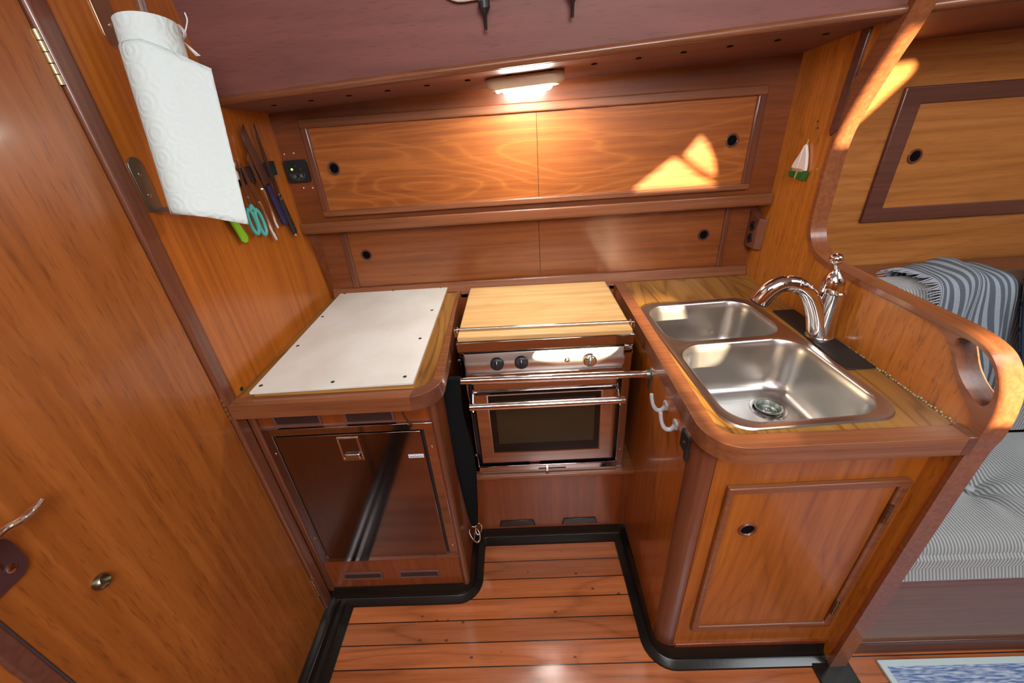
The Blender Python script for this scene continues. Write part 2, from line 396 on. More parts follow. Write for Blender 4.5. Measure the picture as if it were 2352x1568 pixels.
# ------------------------------------------------------------------ object helpers
def mk(name, bm, mat, parent=None, bevel=0, seg=2, smooth=True, sub=0, solid=0, label=None):
    bmesh.ops.remove_doubles(bm, verts=bm.verts, dist=1e-6)
    bmesh.ops.recalc_face_normals(bm, faces=bm.faces)
    off = V(0, 0, 0)
    p = parent
    while p is not None: off += p.location; p = p.parent
    if parent is None:
        xs = [v.co for v in bm.verts]
        off = V((min(c.x for c in xs)+max(c.x for c in xs))/2, (min(c.y for c in xs)+max(c.y for c in xs))/2, min(c.z for c in xs))
    for v in bm.verts: v.co -= off
    me = bpy.data.meshes.new(name); bm.to_mesh(me); bm.free()
    o = bpy.data.objects.new(name, me); COL.objects.link(o)
    if parent is None: o.location = off
    else: o.parent = parent
    for mm in (mat if isinstance(mat, (list, tuple)) else [mat]): me.materials.append(mm)
    if smooth:
        for pl in me.polygons: pl.use_smooth = True
        me.set_sharp_from_angle(angle=math.radians(35))
    if solid:
        md = o.modifiers.new('thickness', 'SOLIDIFY'); md.thickness = solid; md.offset = 0
    if sub:
        md = o.modifiers.new('smooth', 'SUBSURF'); md.levels = sub; md.render_levels = sub
    if bevel:
        md = o.modifiers.new('bevel', 'BEVEL'); md.width = bevel; md.segments = seg; md.limit_method = 'ANGLE'; md.angle_limit = math.radians(40)
    if label: o['label'] = label
    return o

def box(name, d, mat, parent=None, bevel=.002, **k):
    return mk(name, b_box(bmesh.new(), *d), mat, parent, bevel=bevel, **k)

def thing(name, label, cat, loc, group=None):
    o = bpy.data.objects.new(name, None); COL.objects.link(o); o.location = loc
    o.empty_display_size = .05
    o['label'] = label; o['category'] = cat
    if group: o['group'] = group
    return o

def tag(o, label, cat, group=None):
    o['label'] = label; o['category'] = cat
    if group: o['group'] = group
    return o

def struct(o, label, cat='wall'):
    o['kind'] = 'structure'; o['label'] = label; o['category'] = cat; return o

def screw(parent, p, ax, r=.0035, mat=None):
    bm = b_lathe(bmesh.new(), [(r, 0), (r, .0006), (r*.6, .0014), (0, .0016)], p, ax, 14)
    return mk('screw', bm, mat or M['steel'], parent)

def finger_pull(parent, p, ax, r=.017, mat=None):
    bm = b_lathe(bmesh.new(), [(r*.66, -.004), (r*.70, .002), (r*.78, .0040), (r*.92, .0040), (r, .0022), (r*1.02, -.002)], p, ax, 32, capends=False)
    ring = mk('finger_pull', bm, mat or W['darkf'], parent)
    bm = b_lathe(bmesh.new(), [(r*.70, -.0006), (0, -.0006)], Vector(p)+Vector(ax)*.0012, ax, 32, capends=False)
    mk('pull_hole', bm, M['hole'], ring)
    return ring

# ------------------------------------------------------------------ camera
f_px = 954.25; yaw = -3.85442292e-02; pit = 5.06662893e-01; rol = -7.30622130e-02
base = Matrix(((1, 0, 0), (0, 0, -1), (0, 1, 0)))
Ry = Matrix(((math.cos(yaw), -math.sin(yaw), 0), (math.sin(yaw), math.cos(yaw), 0), (0, 0, 1)))
Rp = Matrix(((1, 0, 0), (0, math.cos(pit), -math.sin(pit)), (0, math.sin(pit), math.cos(pit))))
Rr = Matrix(((math.cos(rol), -math.sin(rol), 0), (math.sin(rol), math.cos(rol), 0), (0, 0, 1)))
R = Rr @ Rp @ base @ Ry
Rc = R.transposed() @ Matrix(((1, 0, 0), (0, -1, 0), (0, 0, -1)))
cd = bpy.data.cameras.new('camera'); cam = bpy.data.objects.new('camera', cd); COL.objects.link(cam)
cam.matrix_world = Matrix.Translation((0, 0, 1.5)) @ Rc.to_4x4()
cd.sensor_width = 36; cd.lens = f_px/2352*36; cd.clip_start = .02
SC.camera = cam

# ------------------------------------------------------------------ room shell
XL = -.755; XR = .845
def edge(x):  # lower inboard edge of the side deck
    return V(x, 1.225-.066*(x+.75), 1.556+.0414*(x+.75))
def decktop(x, y=1.455):
    return V(x, y, 1.536+.0315*(x+.75))

bm = b_box(bmesh.new(), -.76, 2.7, -1.6, 1.2, -.05, 0)
fl = mk('floor', bm, W['floor'], None); struct(fl, 'varnished teak and holly cabin sole with dark seams', 'floor')
for v in fl.data.vertices: v.co += fl.location
fl.location = (0, 0, 0)

# left bulkhead
bm = b_prism(bmesh.new(), [(.857, 0), (1.72, 0), (1.72, 2.26), (.857, 2.26)], [], 'x', XL-.03, XL)
wl = mk('wall_left', bm, W['bulk']); struct(wl, 'orange teak veneered bulkhead on the left of the galley')
mk('bolt', b_lathe(bmesh.new(), [(.006, 0), (.006, .0012), (.0035, .002), (.003, -.001), (0, -.001)], (XL, .893, .906), (1, 0, 0), 16), M['darkscrew'], wl)
# upper left frame post
bm = b_prism(bmesh.new(), [(.817, 0), (.858, 0), (.858, 2.26), (.817, 2.26)], [], 'x', XL-.03, XL+.010)
tr = mk('trim_1', bm, W['trim'], bevel=.007, seg=4); struct(tr, 'rounded mahogany door post beside the left bulkhead', 'trim')
# door
bm = b_prism(bmesh.new(), [(.316, .0), (.8145, .0), (.8145, 1.93), (.316, 1.93)], [], 'x', XL-.025, XL+.001)
door = mk('door_1', bm, W['door'], bevel=.003); struct(door, 'large varnished teak cabin door on the left', 'door')
def chinge(z0, z1):
    bm = bmesh.new(); n = 5
    for k in range(n):
        a = z0+(z1-z0)*k/n; bb = z0+(z1-z0)*(k+1)/n-.0015
        b_tube(bm, [(XL+.003, .8155, a), (XL+.003, .8155, bb)], .0045, 12)
    mk('hinge', bm, M['brass'], door)
chinge(1.585, 1.662); chinge(.868, .935); chinge(.10, .19)
h = mk('door_handle', b_tube(bmesh.new(), spline([(XL+.004, .275, 1.02), (XL+.030, .300, 1.032), (XL+.038, .330, 1.047), (XL+.038, .359, 1.050), (XL+.036, .383, 1.044), (XL+.033, .403, 1.043), (XL+.028, .418, 1.044)], 6), [.0085]*24+[.0080]*6+[.0075]*6+[.005], 16, flat=.7), M['chrome'], door, label='chrome lever handle')
lp = mk('lock_plate', b_prism(bmesh.new(), rrect(.29, .377, .955, 1.03, .022), [], 'x', XL+.001, XL+.007), plain('dark_bronze_plate', (.055, .022, .022, 1), .3, coat=.4), door, bevel=.002, label='dark oval lock plate')
b = b_lathe(bmesh.new(), [(.0065, 0), (.0065, .0015), (.0045, .002), (0, .002)], (XL+.007, .357, .978), (1, 0, 0), 20); mk('key_cylinder', b, M['steel'], lp)
bx = mk('key_slot', b_box(bmesh.new(), XL+.007, XL+.009, .349, .3515, .985, .997), M['steel'], lp)
b = bmesh.new(); b_lathe(b, [(.014, 0), (.0135, .004), (.012, .009), (.009, .012), (.0088, .006), (0, .006)], (XL+.001, .421, .838), (1, .15, .35), 24)
mk('door_catch', b, M['bronze'], door, label='small round bronze finger catch')
# stile and next panel toward the companionway
bm = b_prism(bmesh.new(), [(.284, 0), (.312, 0), (.312, 2.26), (.284, 2.26)], [], 'x', XL-.03, XL+.006)
struct(mk('trim_2', bm, W['darkf'], bevel=.004), 'dark door jamb at the lower left', 'trim')
bm = b_prism(bmesh.new(), [(-1.6, 0), (.284, 0), (.284, 2.26), (-1.6, 2.26)], [], 'x', XL-.03, XL)
struct(mk('wall_left_aft', bm, W['door']), 'teak panel beyond the door jamb at the lower left')

# hull side walls behind the galley
bm = bmesh.new(); b_prism(bm, [(XL-.02, 1.19), (XR, 1.19), (XR, 1.60), (XL-.02, 1.60)], [[(-.64, 1.23), (.73, 1.23), (.73, 1.51), (-.64, 1.51)]], 'y', 1.456, 1.53)
struct(mk('wall_back', bm, W['wall2']), 'upper hull lining behind the sliding lockers')
# lower lining: on the left it slopes outboard toward the worktop
bm = bmesh.new()
b_prism(bm, [(-.735, .86), (XR, .86), (XR, 1.2), (-.735, 1.2)], [[(-.632, .945), (.728, .945), (.728, 1.165), (-.632, 1.165)]], 'y', 1.515, 1.56)
wb = mk('wall_back_lower', bm, W['wall2']); struct(wb, 'lower hull lining between worktop and shelf')
bm = b_hexa(bmesh.new(), [(-.755, 1.57, .86), (-.735, 1.515, .86), (-.735, 1.56, .86), (-.755, 1.62, .86), (-.755, 1.46, 1.19), (-.735, 1.515, 1.19), (-.735, 1.56, 1.19), (-.755, 1.62, 1.19)])
struct(mk('trim_3', bm, W['wall2']), 'dark fillet strip in the back left corner', 'trim')

# side deck underside and cabin side
bm = bmesh.new()
xa, xb = XL-.02, 2.7
pa, pb, qa, qb = edge(xa), edge(xb), decktop(xa, 1.50), decktop(xb, 1.50)
up = V(0, 0, .03)
b_hexa(bm, [pa, pb, qb, qa, pa+up, pb+up, qb+up, qa+up])
ceil = mk('ceiling', bm, W['deck']); struct(ceil, 'mahogany underside of the side deck', 'ceiling')
nrm = (pb-pa).cross(qa-pa).normalized(); nrm = -nrm if nrm.z > 0 else nrm
# wood plugs in the deck underside
cam_o = V(0, 0, 1.5)
def ray(u, v):
    return R.transposed() @ V((u-1176)/f_px, (v-784)/f_px, 1)
def hit(u, v, p0, n):
    d = ray(u, v); return cam_o+d*((p0-cam_o).dot(n)/d.dot(n))
along = (pb-pa).normalized()
for k in range(14):
    # evenly spaced row, a hand's breadth apart, running with the edge
    p = edge(-.655+k*.108)+V(0, .090, 0); 
    p.z = pa.z+(qa.z-pa.z)*0+ (p-pa).dot(V(0,0,0))
    e0 = edge(p.x); q0 = decktop(p.x, 1.50); t = (p.y-e0.y)/(q0.y-e0.y); p.z = e0.z+(q0.z-e0.z)*t
    mk('wood_plug', b_lathe(bmesh.new(), [(.0075, 0), (.0075, .0008), (0, .0008)], p, nrm, 20), M['hole'], ceil)
# cabin side (leans inboard), with opening for the portlight above the frame
lean = V(0, -.12, .70)
bm = b_hexa(bmesh.new(), [pa, pb, pb+V(0, .02, 0), pa+V(0, .02, 0), pa+lean, pb+lean, pb+lean+V(0, .02, 0), pa+lean+V(0, .02, 0)])
struct(mk('wall_cabin_side', bm, W['deck']), 'dark mahogany cabin side above the galley')
# edge moulding
bm = bmesh.new(); m1 = edge(XR-.003); m2 = edge(XR+.043); o_ = V(0, -.002, .011)
b_tube(bm, [pa+o_, m1+o_], .0125, 16, flat=.8); b_tube(bm, [m2+o_, pb+o_], .0125, 16, flat=.8)
struct(mk('trim_4', bm, W['trimx']), 'rounded moulding along the lower edge of the cabin side', 'trim')
# deckhead and the side of the cabin behind the camera
bm = b_box(bmesh.new(), XL-.03, 2.7, -1.6, 1.3, 2.25, 2.29)
struct(mk('ceiling_deckhead', bm, plain('cream_headliner', (.55, .50, .44, 1), .6)), 'pale deckhead above the cabin', 'ceiling')

# portlight, mostly above the frame
pl = bpy.data.objects.new('window_1', None); COL.objects.link(pl)
pc = edge(.04)+lean*.285; pl.location = pc; pl['kind'] = 'structure'; pl['label'] = 'oblong opening portlight at the top edge of the photo'; pl['category'] = 'window'
xd = along; yd = lean.normalized(); nd = xd.cross(yd).normalized()
if nd.y > 0: nd = -nd
def onside(u, v, d=0): return pc+xd*u+yd*v+nd*d
def ringplate(name, w, h_, r, w2, h2, r2, d0, d1, mat, par):
    bm = bmesh.new(); A = rrect(-w, w, -h_, h_, r); B = rrect(-w2, w2, -h2, h2, r2); n = len(A)
    L_ = [[bm.verts.new(onside(p[0], p[1], d)) for p in S] for S, d in ((A, d0), (A, d1), (B, d1), (B, d0))]
    for a in range(4):
        for i in range(n):
            bm.faces.new([L_[a][i], L_[a][(i+1) % n], L_[(a+1) % 4][(i+1) % n], L_[(a+1) % 4][i]])
    return mk(name, bm, mat, par, bevel=.002)
ringplate('window_frame', .20, .070, .065, .175, .05, .045, .0, .014, plain('ivory_frame', (.52, .50, .44, 1), .4), pl)
bm = bmesh.new(); vs = [bm.verts.new(onside(p[0], p[1], .006)) for p in rrect(-.176, .176, -.051, .051, .045)]; bm.faces.new(vs)
mk('window_pane', bm, plain('daylit_pane', (.1, .12, .14, 1), .1, emit=(.75, .88, 1, 1), es=2.0), pl)
for u in (-.09, .10):
    bm = bmesh.new()
    b_lathe(bm, [(.004, -.01), (.012, -.006), (.013, .006), (.009, .012), (.004, .02), (.0035, .045), (0, .046)], onside(u, -.078, .022), -yd, 16)
    mk('screw_dog', bm, M['black'], pl)

# ---- right bulkhead with the shaped opening
outl = [(.608, 0), (.606, .5), (.604, .83), (.598, .90), (.599, .95), (.606, .99), (.618, 1.02), (.636, 1.045), (.66, 1.062), (.70, 1.072), (.76, 1.075), (.95, 1.075), (1.083, 1.077),
        (1.137, 1.083), (1.166, 1.091), (1.198, 1.115), (1.215, 1.145), (1.221, 1.19), (1.223, 1.25), (1.224, 1.32), (1.219, 1.385), (1.198, 1.445), (1.153, 1.535), (1.118, 1.595), (1.092, 1.65), (1.05, 1.75), (.90, 2.26)]
inn = [(.97, 2.26), (1.115, 1.75), (1.145, 1.66), (1.167, 1.605), (1.193, 1.545), (1.232, 1.465), (1.233, 1.39), (1.238, 1.32), (1.237, 1.25), (1.235, 1.185), (1.229, 1.138), (1.209, 1.103), (1.172, 1.076), (1.14, 1.067), (1.083, 1.061), (.95, 1.059), (.863, 1.059), (.79, 1.058), (.752, 1.053), (.727, 1.038), (.705, 1.012), (.69, .99), (.666, .965), (.640, .945), (.624, .925), (.615, .89), (.614, .83), (.616, .5), (.618, 0)]
hole = [(.707, 1.043), (.694, 1.022), (.682, 1.005), (.656, .984), (.640, .974), (.624, .967), (.613, .969), (.611, .983), (.620, 1.009), (.640, 1.036), (.667, 1.053), (.694, 1.058)]
hole = [(.718, 1.044), (.706, 1.026), (.690, 1.003), (.668, .983), (.646, .970), (.630, .963), (.618, .965), (.6135, .980), (.618, 1.003), (.630, 1.029), (.648, 1.047), (.672, 1.058), (.698, 1.062), (.714, 1.057)]
outl = [(p.x, p.y) for p in spline([V(a, c_, 0) for a, c_ in outl], 4)]
inn = [(p.x, p.y) for p in spline([V(a, c_, 0) for a, c_ in inn], 4)]
hole = [(p.x, p.y) for p in spline([V(a, c_, 0) for a, c_ in hole+hole[:1]], 3)][:-1]
panel = list(reversed(inn)) + [(1.62, 2.26), (1.62, 0)]
struct(mk('wall_right', b_prism(bmesh.new(), panel, [], 'x', XR, XR+.04), W['bulkr']), 'teak bulkhead to the right of the sink with a curved opening')
tr5 = struct(mk('trim_5', b_prism(bmesh.new(), outl+inn, [hole], 'x', XR-.003, XR+.043), W['trimy'], bevel=.006, seg=4), 'mahogany edge of the curved opening with a handhold loop', 'trim')
bm = b_prism(bmesh.new(), [(1.196, 1.66), (1.220, 1.40), (1.240, 1.385), (1.247, 1.40), (1.225, 1.66)], [], 'x', XR-.007, XR+.002)
struct(mk('trim_6', bm, W['darkf'], bevel=.002), 'dark batten high on the right bulkhead', 'trim')
for p in ((1.312, 1.418), (1.305, 1.402), (1.262, 1.30)):
    mk('wall_hole', b_lathe(bmesh.new(), [(.0032, 0), (.0032, .0006), (0, .0006)], (XR, p[0], p[1]), (-1, 0, 0), 12), W['darkf'] if p[0] > 1.27 else M['caulk'], bpy.data.objects['wall_right'])

# saloon walls
struct(box('wall_saloon', (XR+.04, 2.7, 1.456, 1.50, .9, 1.66), W['salon'], bevel=0), 'golden wood hull lining of the saloon')
struct(box('wall_far', (2.68, 2.72, -1.6, 1.5, 0, 2.0), W['salon'], bevel=0), 'wood partition at the far end of the saloon')

# unseen rear wall, its made-up openings cut to shape the sun patches
SX, SZ = -.05, -.22
def back(p): # carry a lit spot back along the sun to the rear wall plane
    k = p[1]+1.30; return (p[0]-SX*k, p[2]-SZ*k)
def opening(pts): return [back(p) for p in pts]
ops_ = [opening([(.372, 1.455, 1.240), (.440, 1.455, 1.292), (.502, 1.455, 1.337), (.520, 1.455, 1.334), (.600, 1.455, 1.278), (.654, 1.455, 1.252), (.655, 1.455, 1.240)]),
        opening([(.535, 1.455, 1.342), (.560, 1.455, 1.372), (.582, 1.455, 1.398), (.612, 1.455, 1.368), (.640, 1.455, 1.315), (.652, 1.455, 1.268), (.610, 1.455, 1.288), (.560, 1.455, 1.322)]),
        opening([(.842, 1.455, 1.53), (1.17, 1.455, 1.555), (1.185, 1.455, 1.54), (1.165, 1.455, 1.51), (1.06, 1.455, 1.40), (.93, 1.455, 1.31), (.842, 1.455, 1.31)]),
        opening([(.85, .62, .93), (.900, .62, .93), (.900, .62, 1.10), (.85, .62, 1.10)]),
        opening([(.385, .985, .828), (.50, .985, .828), (.54, .985, .85), (.56, .985, .90), (.53, .985, .985), (.36, .985, .985), (.352, .985, .86), (.356, .985, .828)]),
        opening([(.02, 1.06, .855), (.10, 1.06, .825), (.205, 1.06, .825), (.275, 1.06, .883), (.05, 1.06, .883)])]
bm = b_prism(bmesh.new(), [(XL-.03, 0), (2.7, 0), (2.7, 3.4), (XL-.03, 3.4)], ops_, 'y', -1.34, -1.30)
struct(mk('wall_rear_sun_mask', bm, W['door']), 'unseen wood wall behind the viewer, cut out to shape the sun patches')

# ------------------------------------------------------------------ black moulded base
def sweep(name, path, prof, mat, closed=False, par=None, **k):
    """path: 2-D points (x,y); prof: (offset to the right of travel, z)"""
    bm = bmesh.new(); n = len(path); rings = []
    for i, p in enumerate(path):
        p = Vector((p[0], p[1]))
        a = Vector(path[max(i-1, 0)][:2]); c = Vector(path[min(i+1, n-1)][:2])
        d1 = (p-a); d2 = (c-p)
        if d1.length < 1e-9: d1 = d2
        if d2.length < 1e-9: d2 = d1
        d1.normalize(); d2.normalize()
        n1 = Vector((d1.y, -d1.x)); n2 = Vector((d2.y, -d2.x)); nn = (n1+n2); nn.normalize(); s = 1/max(nn.dot(n1), .4)
        rings.append([bm.verts.new((p.x+nn.x*o*s, p.y+nn.y*o*s, z)) for o, z in prof])
    for A, B in zip(rings, rings[1:]):
        for k_ in range(len(prof)):
            j = (k_+1) % len(prof); bm.faces.new([A[k_], A[j], B[j], B[k_]])
    bm.faces.new(rings[0]); bm.faces.new(rings[-1][::-1])
    return mk(name, bm, mat, par, **k)
def arc(cx, cy, r, a0, a1, n=8):
    return [(cx+r*math.cos(math.radians(a0+(a1-a0)*k/n)), cy+r*math.sin(math.radians(a0+(a1-a0)*k/n))) for k in range(n+1)]
prof = [(-.006, 0), (-.006, .046), (.002, .046), (.006, .040), (.012, .018), (.018, .012), (.022, .014), (.026, .012), (.044, .006), (.046, 0)]
path = [(-.755, .872)]+arc(-.290, .912, .040, -90, 0)+arc(-.195, 1.035, .055, 180, 90)[0:]+arc(.318, 1.060, .030, 90, 0)
path += arc(.404, .702, .046, 180, 270)+[(.86, .656)]
struct(sweep('baseboard_galley', path, prof, M['rubber']), 'glossy black moulded kickboard around the galley floor', 'baseboard')
prof2 = [(0, 0), (0, .018), (.014, .016), (.026, .007), (.044, .014), (.056, .007), (.066, .010), (.092, .004), (.092, 0)]
struct(sweep('baseboard_left', [(-.752, -.6), (-.752, .872)], prof2, M['rubber']), 'black threshold moulding below the cabin door', 'baseboard')
struct(box('baseboard_right', (.795, .905, .2, .640, 0, .008), M['rubber'], bevel=.003), 'flat black threshold at the foot of the right bulkhead', 'baseboard')

# ------------------------------------------------------------------ upper sliding lockers
def locker(name, label, x0, x1, z0, z1, y, xs, fw, pulls, framed, xin0, xin1):
    t = thing(name, label, 'locker', ((x0+x1)/2, y, z0))
    mkp = lambda n, d, m, bv=.004: box(n, d, m, t, bevel=bv, seg=3)
    # doors
    for (a, c, dy, px) in ((xin0, xs, 0, pulls[0]), (xs+.0014, xin1, 0, pulls[1])):
        d = box('sliding_door', (a, c, y-.004+dy, y+.006+dy, z0+.004, z1-.004), W['wall' if framed else 'wall_shaded'], t, bevel=0)
        finger_pull(d, (px[0], y-.004+dy, px[1]), (0, -1, 0), .0205)
    box('gap_backing', (x0+.03, x1-.03, y+.03, y+.034, z0+.01, z1-.01), M['hole'], t, bevel=0)  # near-black sheet added so the gap between the doors stays dark
    if framed:
        mkp('frame_rail', (x0, x1, y-.016, y+.002, z1-.026, z1), W['trimx'])
        mkp('frame_rail', (x0, x1, y-.016, y+.002, z0, z0+.020), W['trimx'])
        mkp('frame_stile', (x0, x0+.022, y-.015, y+.002, z0+.018, z1-.024), W['trim'])
        mkp('frame_stile', (x1-.026, x1, y-.015, y+.002, z0+.018, z1-.024), W['trim'])
    else:
        mkp('frame_stile', (x0, x0+.024, y-.012, y+.002, z0, z1), W['trim'])
        mkp('frame_stile', (x1-.018, x1, y-.012, y+.002, z0, z1), W['trim'])
    return t
locker('upper_locker', 'long framed upper sliding-door locker above the shelf, under the lamp', -.665, .760, 1.222, 1.518, 1.456, .0685, .02, ((-.592, 1.372), (.681, 1.373)), True, -.650, .740)
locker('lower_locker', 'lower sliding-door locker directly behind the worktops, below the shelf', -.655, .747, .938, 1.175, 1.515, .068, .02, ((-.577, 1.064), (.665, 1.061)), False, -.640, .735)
# shelf with moulded front between them
bm = b_box(bmesh.new(), XL, XR, 1.437, 1.52, 1.168, 1.186)
sh = mk('shelf', bm, W['trimx'], bevel=.005, seg=3); tag(sh, 'mahogany shelf ledge running between the upper and lower lockers', 'shelf')
bm = b_box(bmesh.new(), XL, XR, 1.436, 1.446, 1.172, 1.206); mk('fiddle_rail', bm, W['trimx'], sh, bevel=.004, seg=3)
# cove along the back of the worktops
bm = b_hexa(bmesh.new(), [(-.74, 1.497, .90), (XR, 1.497, .90), (XR, 1.516, .90), (-.74, 1.516, .90), (-.74, 1.506, .937), (XR, 1.506, .937), (XR, 1.516, .937), (-.74, 1.516, .937)])
struct(mk('trim_7', bm, W['trimx'], bevel=.003), 'mahogany cove strip at the back of the worktops', 'trim')

# ------------------------------------------------------------------ LED lamp
lc = edge(.035)+V(0, .135, 0)
e0 = edge(lc.x); q0 = decktop(lc.x, 1.50); lc.z = e0.z+(q0.z-e0.z)*((lc.y-e0.y)/(q0.y-e0.y))
lamp = thing('lamp', 'cream oblong lamp, lit, under the side deck above the upper locker', 'lamp', tuple(lc))
def lampring(w, h_, d, r):
    return [lc+along*p[0]+nrm.cross(along)*p[1]+nrm*d for p in rrect(-w, w, -h_, h_, r, 6)]
bm = bmesh.new(); rings = []
for w, h_, d in ((.105, .034, 0), (.107, .036, .006), (.104, .034, .018), (.094, .028, .027), (.088, .024, .028)):
    rings.append([bm.verts.new(p) for p in lampring(w, h_, d, h_*.96)])
for A, B in zip(rings, rings[1:]):
    for i in range(len(A)): bm.faces.new([A[i], A[(i+1) % len(A)], B[(i+1) % len(B)], B[i]])
bm.faces.new(rings[0]); bm.faces.new(rings[-1])
mk('lamp_body', bm, M['cream'], lamp)
bm = bmesh.new(); rings = []
for w, h_, d in ((.066, .022, .026), (.066, .022, .032), (.060, .018, .037)):
    rings.append([bm.verts.new(p) for p in [lc+along*(q[0]+.004)+nrm.cross(along)*q[1]+nrm*d for q in rrect(-w, w, -h_, h_, .006, 4)]])
for A, B in zip(rings, rings[1:]):
    for i in range(len(A)): bm.faces.new([A[i], A[(i+1) % len(A)], B[(i+1) % len(B)], B[i]])
bm.faces.new(rings[0]); bm.faces.new(rings[-1])
mk('lamp_lens', bm, M['led'], lamp, label='glowing white lens')
mk('switch', b_lathe(bmesh.new(), [(.008, .026), (.008, .031), (.005, .033), (0, .033)], lc-along*.078, nrm, 18), M['plastic_w'], lamp)

# ------------------------------------------------------------------ left cabinet, worktop, fridge
cab = thing('galley_cabinet', 'low teak cabinet on the left holding the steel fridge', 'cabinet', (-.5, 1.1, .03))
bm = b_prism(bmesh.new(), [(-.752, .035), (-.252, .035), (-.252, .86), (-.752, .86)], [[(-.725, .23), (-.27, .23), (-.27, .775), (-.725, .775)]], 'y', .874, .895)
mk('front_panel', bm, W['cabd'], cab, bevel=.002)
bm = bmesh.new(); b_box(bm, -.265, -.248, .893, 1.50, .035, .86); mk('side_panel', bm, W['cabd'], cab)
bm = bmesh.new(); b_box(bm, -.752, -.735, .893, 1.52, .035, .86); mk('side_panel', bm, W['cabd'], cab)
b = bmesh.new(); b_tube(b, [(-.260, .884, .04), (-.260, .884, .86)], .0135, 16); mk('corner_post', b, W['trim'], cab)
b = bmesh.new(); b_box(b, -.754, -.733, .862, .890, .04, .86); mk('corner_post', b, W['trim'], cab, bevel=.005)
def vent(x0, x1, z0, z1, par, ld=None):
    v = mk('vent', b_prism(bmesh.new(), [(x0, z0), (x1, z0), (x1, z1), (x0, z1)], [[(x0+.006, z0+.006), (x1-.006, z0+.006), (x1-.006, z1-.006), (x0+.006, z1-.006)]], 'y', .868, .875), M['grille'], par, bevel=.001)
    b = bmesh.new(); n = max(3, int((z1-z0-.012)/.0045)); 
    for k in range(n):
        z = z0+.006+(z1-z0-.012)*(k+.5)/n; b_box(b, x0+.006, x1-.006, .8705, .874, z-.0011, z+.0011)
    b_box(b, x0+.005, x1-.005, .8735, .8745, z0+.005, z1-.005)
    mk('vent_slats', b, M['grilled'], v)
for a in ((-.690, -.560, .792, .832), (-.497, -.362, .790, .833), (-.683, -.545, .092, .130), (-.485, -.345, .092, .130)): vent(*a, cab)

wt = thing('countertop', 'left worktop with teak veneer and rounded mahogany edge rail', 'countertop', (-.5, 1.1, .86))
rail_out = [(-.752, .820)]+arc(-.301, .900, .080, -90, 0, 10)+[(-.224, 1.02), (-.2385, 1.31), (-.2415, 1.512)]
rail_in = [(-.2530, 1.512), (-.246, .955)]+arc(-.294, .905, .048, 0, -90, 8)+[(-.752, .857)]
mk('edge_rail', b_prism(bmesh.new(), rail_out+rail_in, [], 'z', .862, .905), W['trimx'], wt, bevel=.008, seg=4)
co = arc(-.301, .900, .0806, -84, -12, 8)+list(reversed(arc(-.294, .905, .0476, -86, -10, 8)))
mk('rail_corner', b_prism(bmesh.new(), co, [], 'z', .8615, .9055), W['darkrail'], wt, bevel=.008, seg=4, label='darker corner block of the rail')
mk('worktop_surface', b_prism(bmesh.new(), [(-.752, .855), (-.29, .855), (-.243, .90), (-.250, 1.51), (-.752, 1.56)], [], 'z', .878, .899), W['veneer'], wt)

bd = thing('cutting_board', 'large white plastic cutting board screwed onto plywood, on the left worktop', 'cutting board', (-.5, 1.18, .899))
c = [(-.706, .853), (-.289, .862), (-.292, 1.518), (-.712, 1.510)]
mk('plywood_base', b_prism(bmesh.new(), [(-.700, .858), (-.292, .866), (-.295, 1.514), (-.706, 1.506)], [], 'z', .8992, .913), W['ply'], bd)
mk('plastic_top', b_prism(bmesh.new(), c, [], 'z', .913, .920), M['white'], bd, bevel=.0008)
for x, y in ((-.691, .882), (-.690, 1.090), (-.697, 1.294), (-.693, 1.500), (-.503, 1.502), (-.502, .882), (-.316, .889), (-.317, 1.094), (-.316, 1.296), (-.317, 1.504)):
    screw(bd, (x, y, .920), (0, 0, 1), .0050, M['darkscrew'])

fr = thing('refrigerator', 'built-in front-opening fridge with mirror steel door in the left cabinet', 'refrigerator', (-.5, .87, .21))
FY = .868
mk('door_frame', b_prism(bmesh.new(), [(-.732, .205), (-.263, .205), (-.263, .786), (-.732, .786)], [[(-.707, .228), (-.290, .228), (-.290, .763), (-.707, .763)]], 'y', FY-.004, .876), M['mirror'], fr, bevel=.0012)
fd = box('fridge_door', (-.6985, -.2985, FY-.007, .90, .2275, .7615), M['mirrord'], fr, bevel=.0015)
for a in ((-.707, -.699), (-.298, -.290)):
    box('door_gasket', (a[0], a[1], FY+.001, .89, .228, .763), M['black'], fr, bevel=0)
mk('latch_plate', b_prism(bmesh.new(), [(-.532, .668), (-.472, .668), (-.472, .752), (-.532, .752)], [[(-.527, .676), (-.477, .676), (-.477, .747), (-.527, .747)]], 'y', FY-.010, FY-.006), M['steel'], fd, bevel=.001)
box('latch_handle', (-.523, -.479, FY-.014, FY-.007, .676, .694), M['steel'], fd, bevel=.003)
bg = box('badge', (-.346, -.303, FY-.009, FY-.007, .667, .679), M['badge'], fd, bevel=.0005)
def text(name, body, size, mat, par, loc, rot, align='CENTER'):
    cu = bpy.data.curves.new(name, 'FONT'); cu.body = body; cu.size = size; cu.extrude = .0002; cu.align_x = align; cu.align_y = 'CENTER'
    o = bpy.data.objects.new(name, cu); dg = bpy.context.evaluated_depsgraph_get()
    me = bpy.data.meshes.new_from_object(o); bpy.data.objects.remove(o)
    o = bpy.data.objects.new(name, me); COL.objects.link(o); me.materials.append(mat)
    off = V(0, 0, 0); p = par
    while p is not None: off += p.location; p = p.parent
    o.parent = par; o.location = Vector(loc)-off; o.rotation_euler = rot
    return o
text('badge_lettering', 'isotherm', .0105, M['blueink'], bg, (-.3245, FY-.0094, .673), (PI/2, 0, 0))
for p in ((-.719, .70), (-.719, .33), (-.277, .70), (-.277, .27)): screw(fr, (p[0], FY-.004, p[1]), (0, -1, 0), .0038)
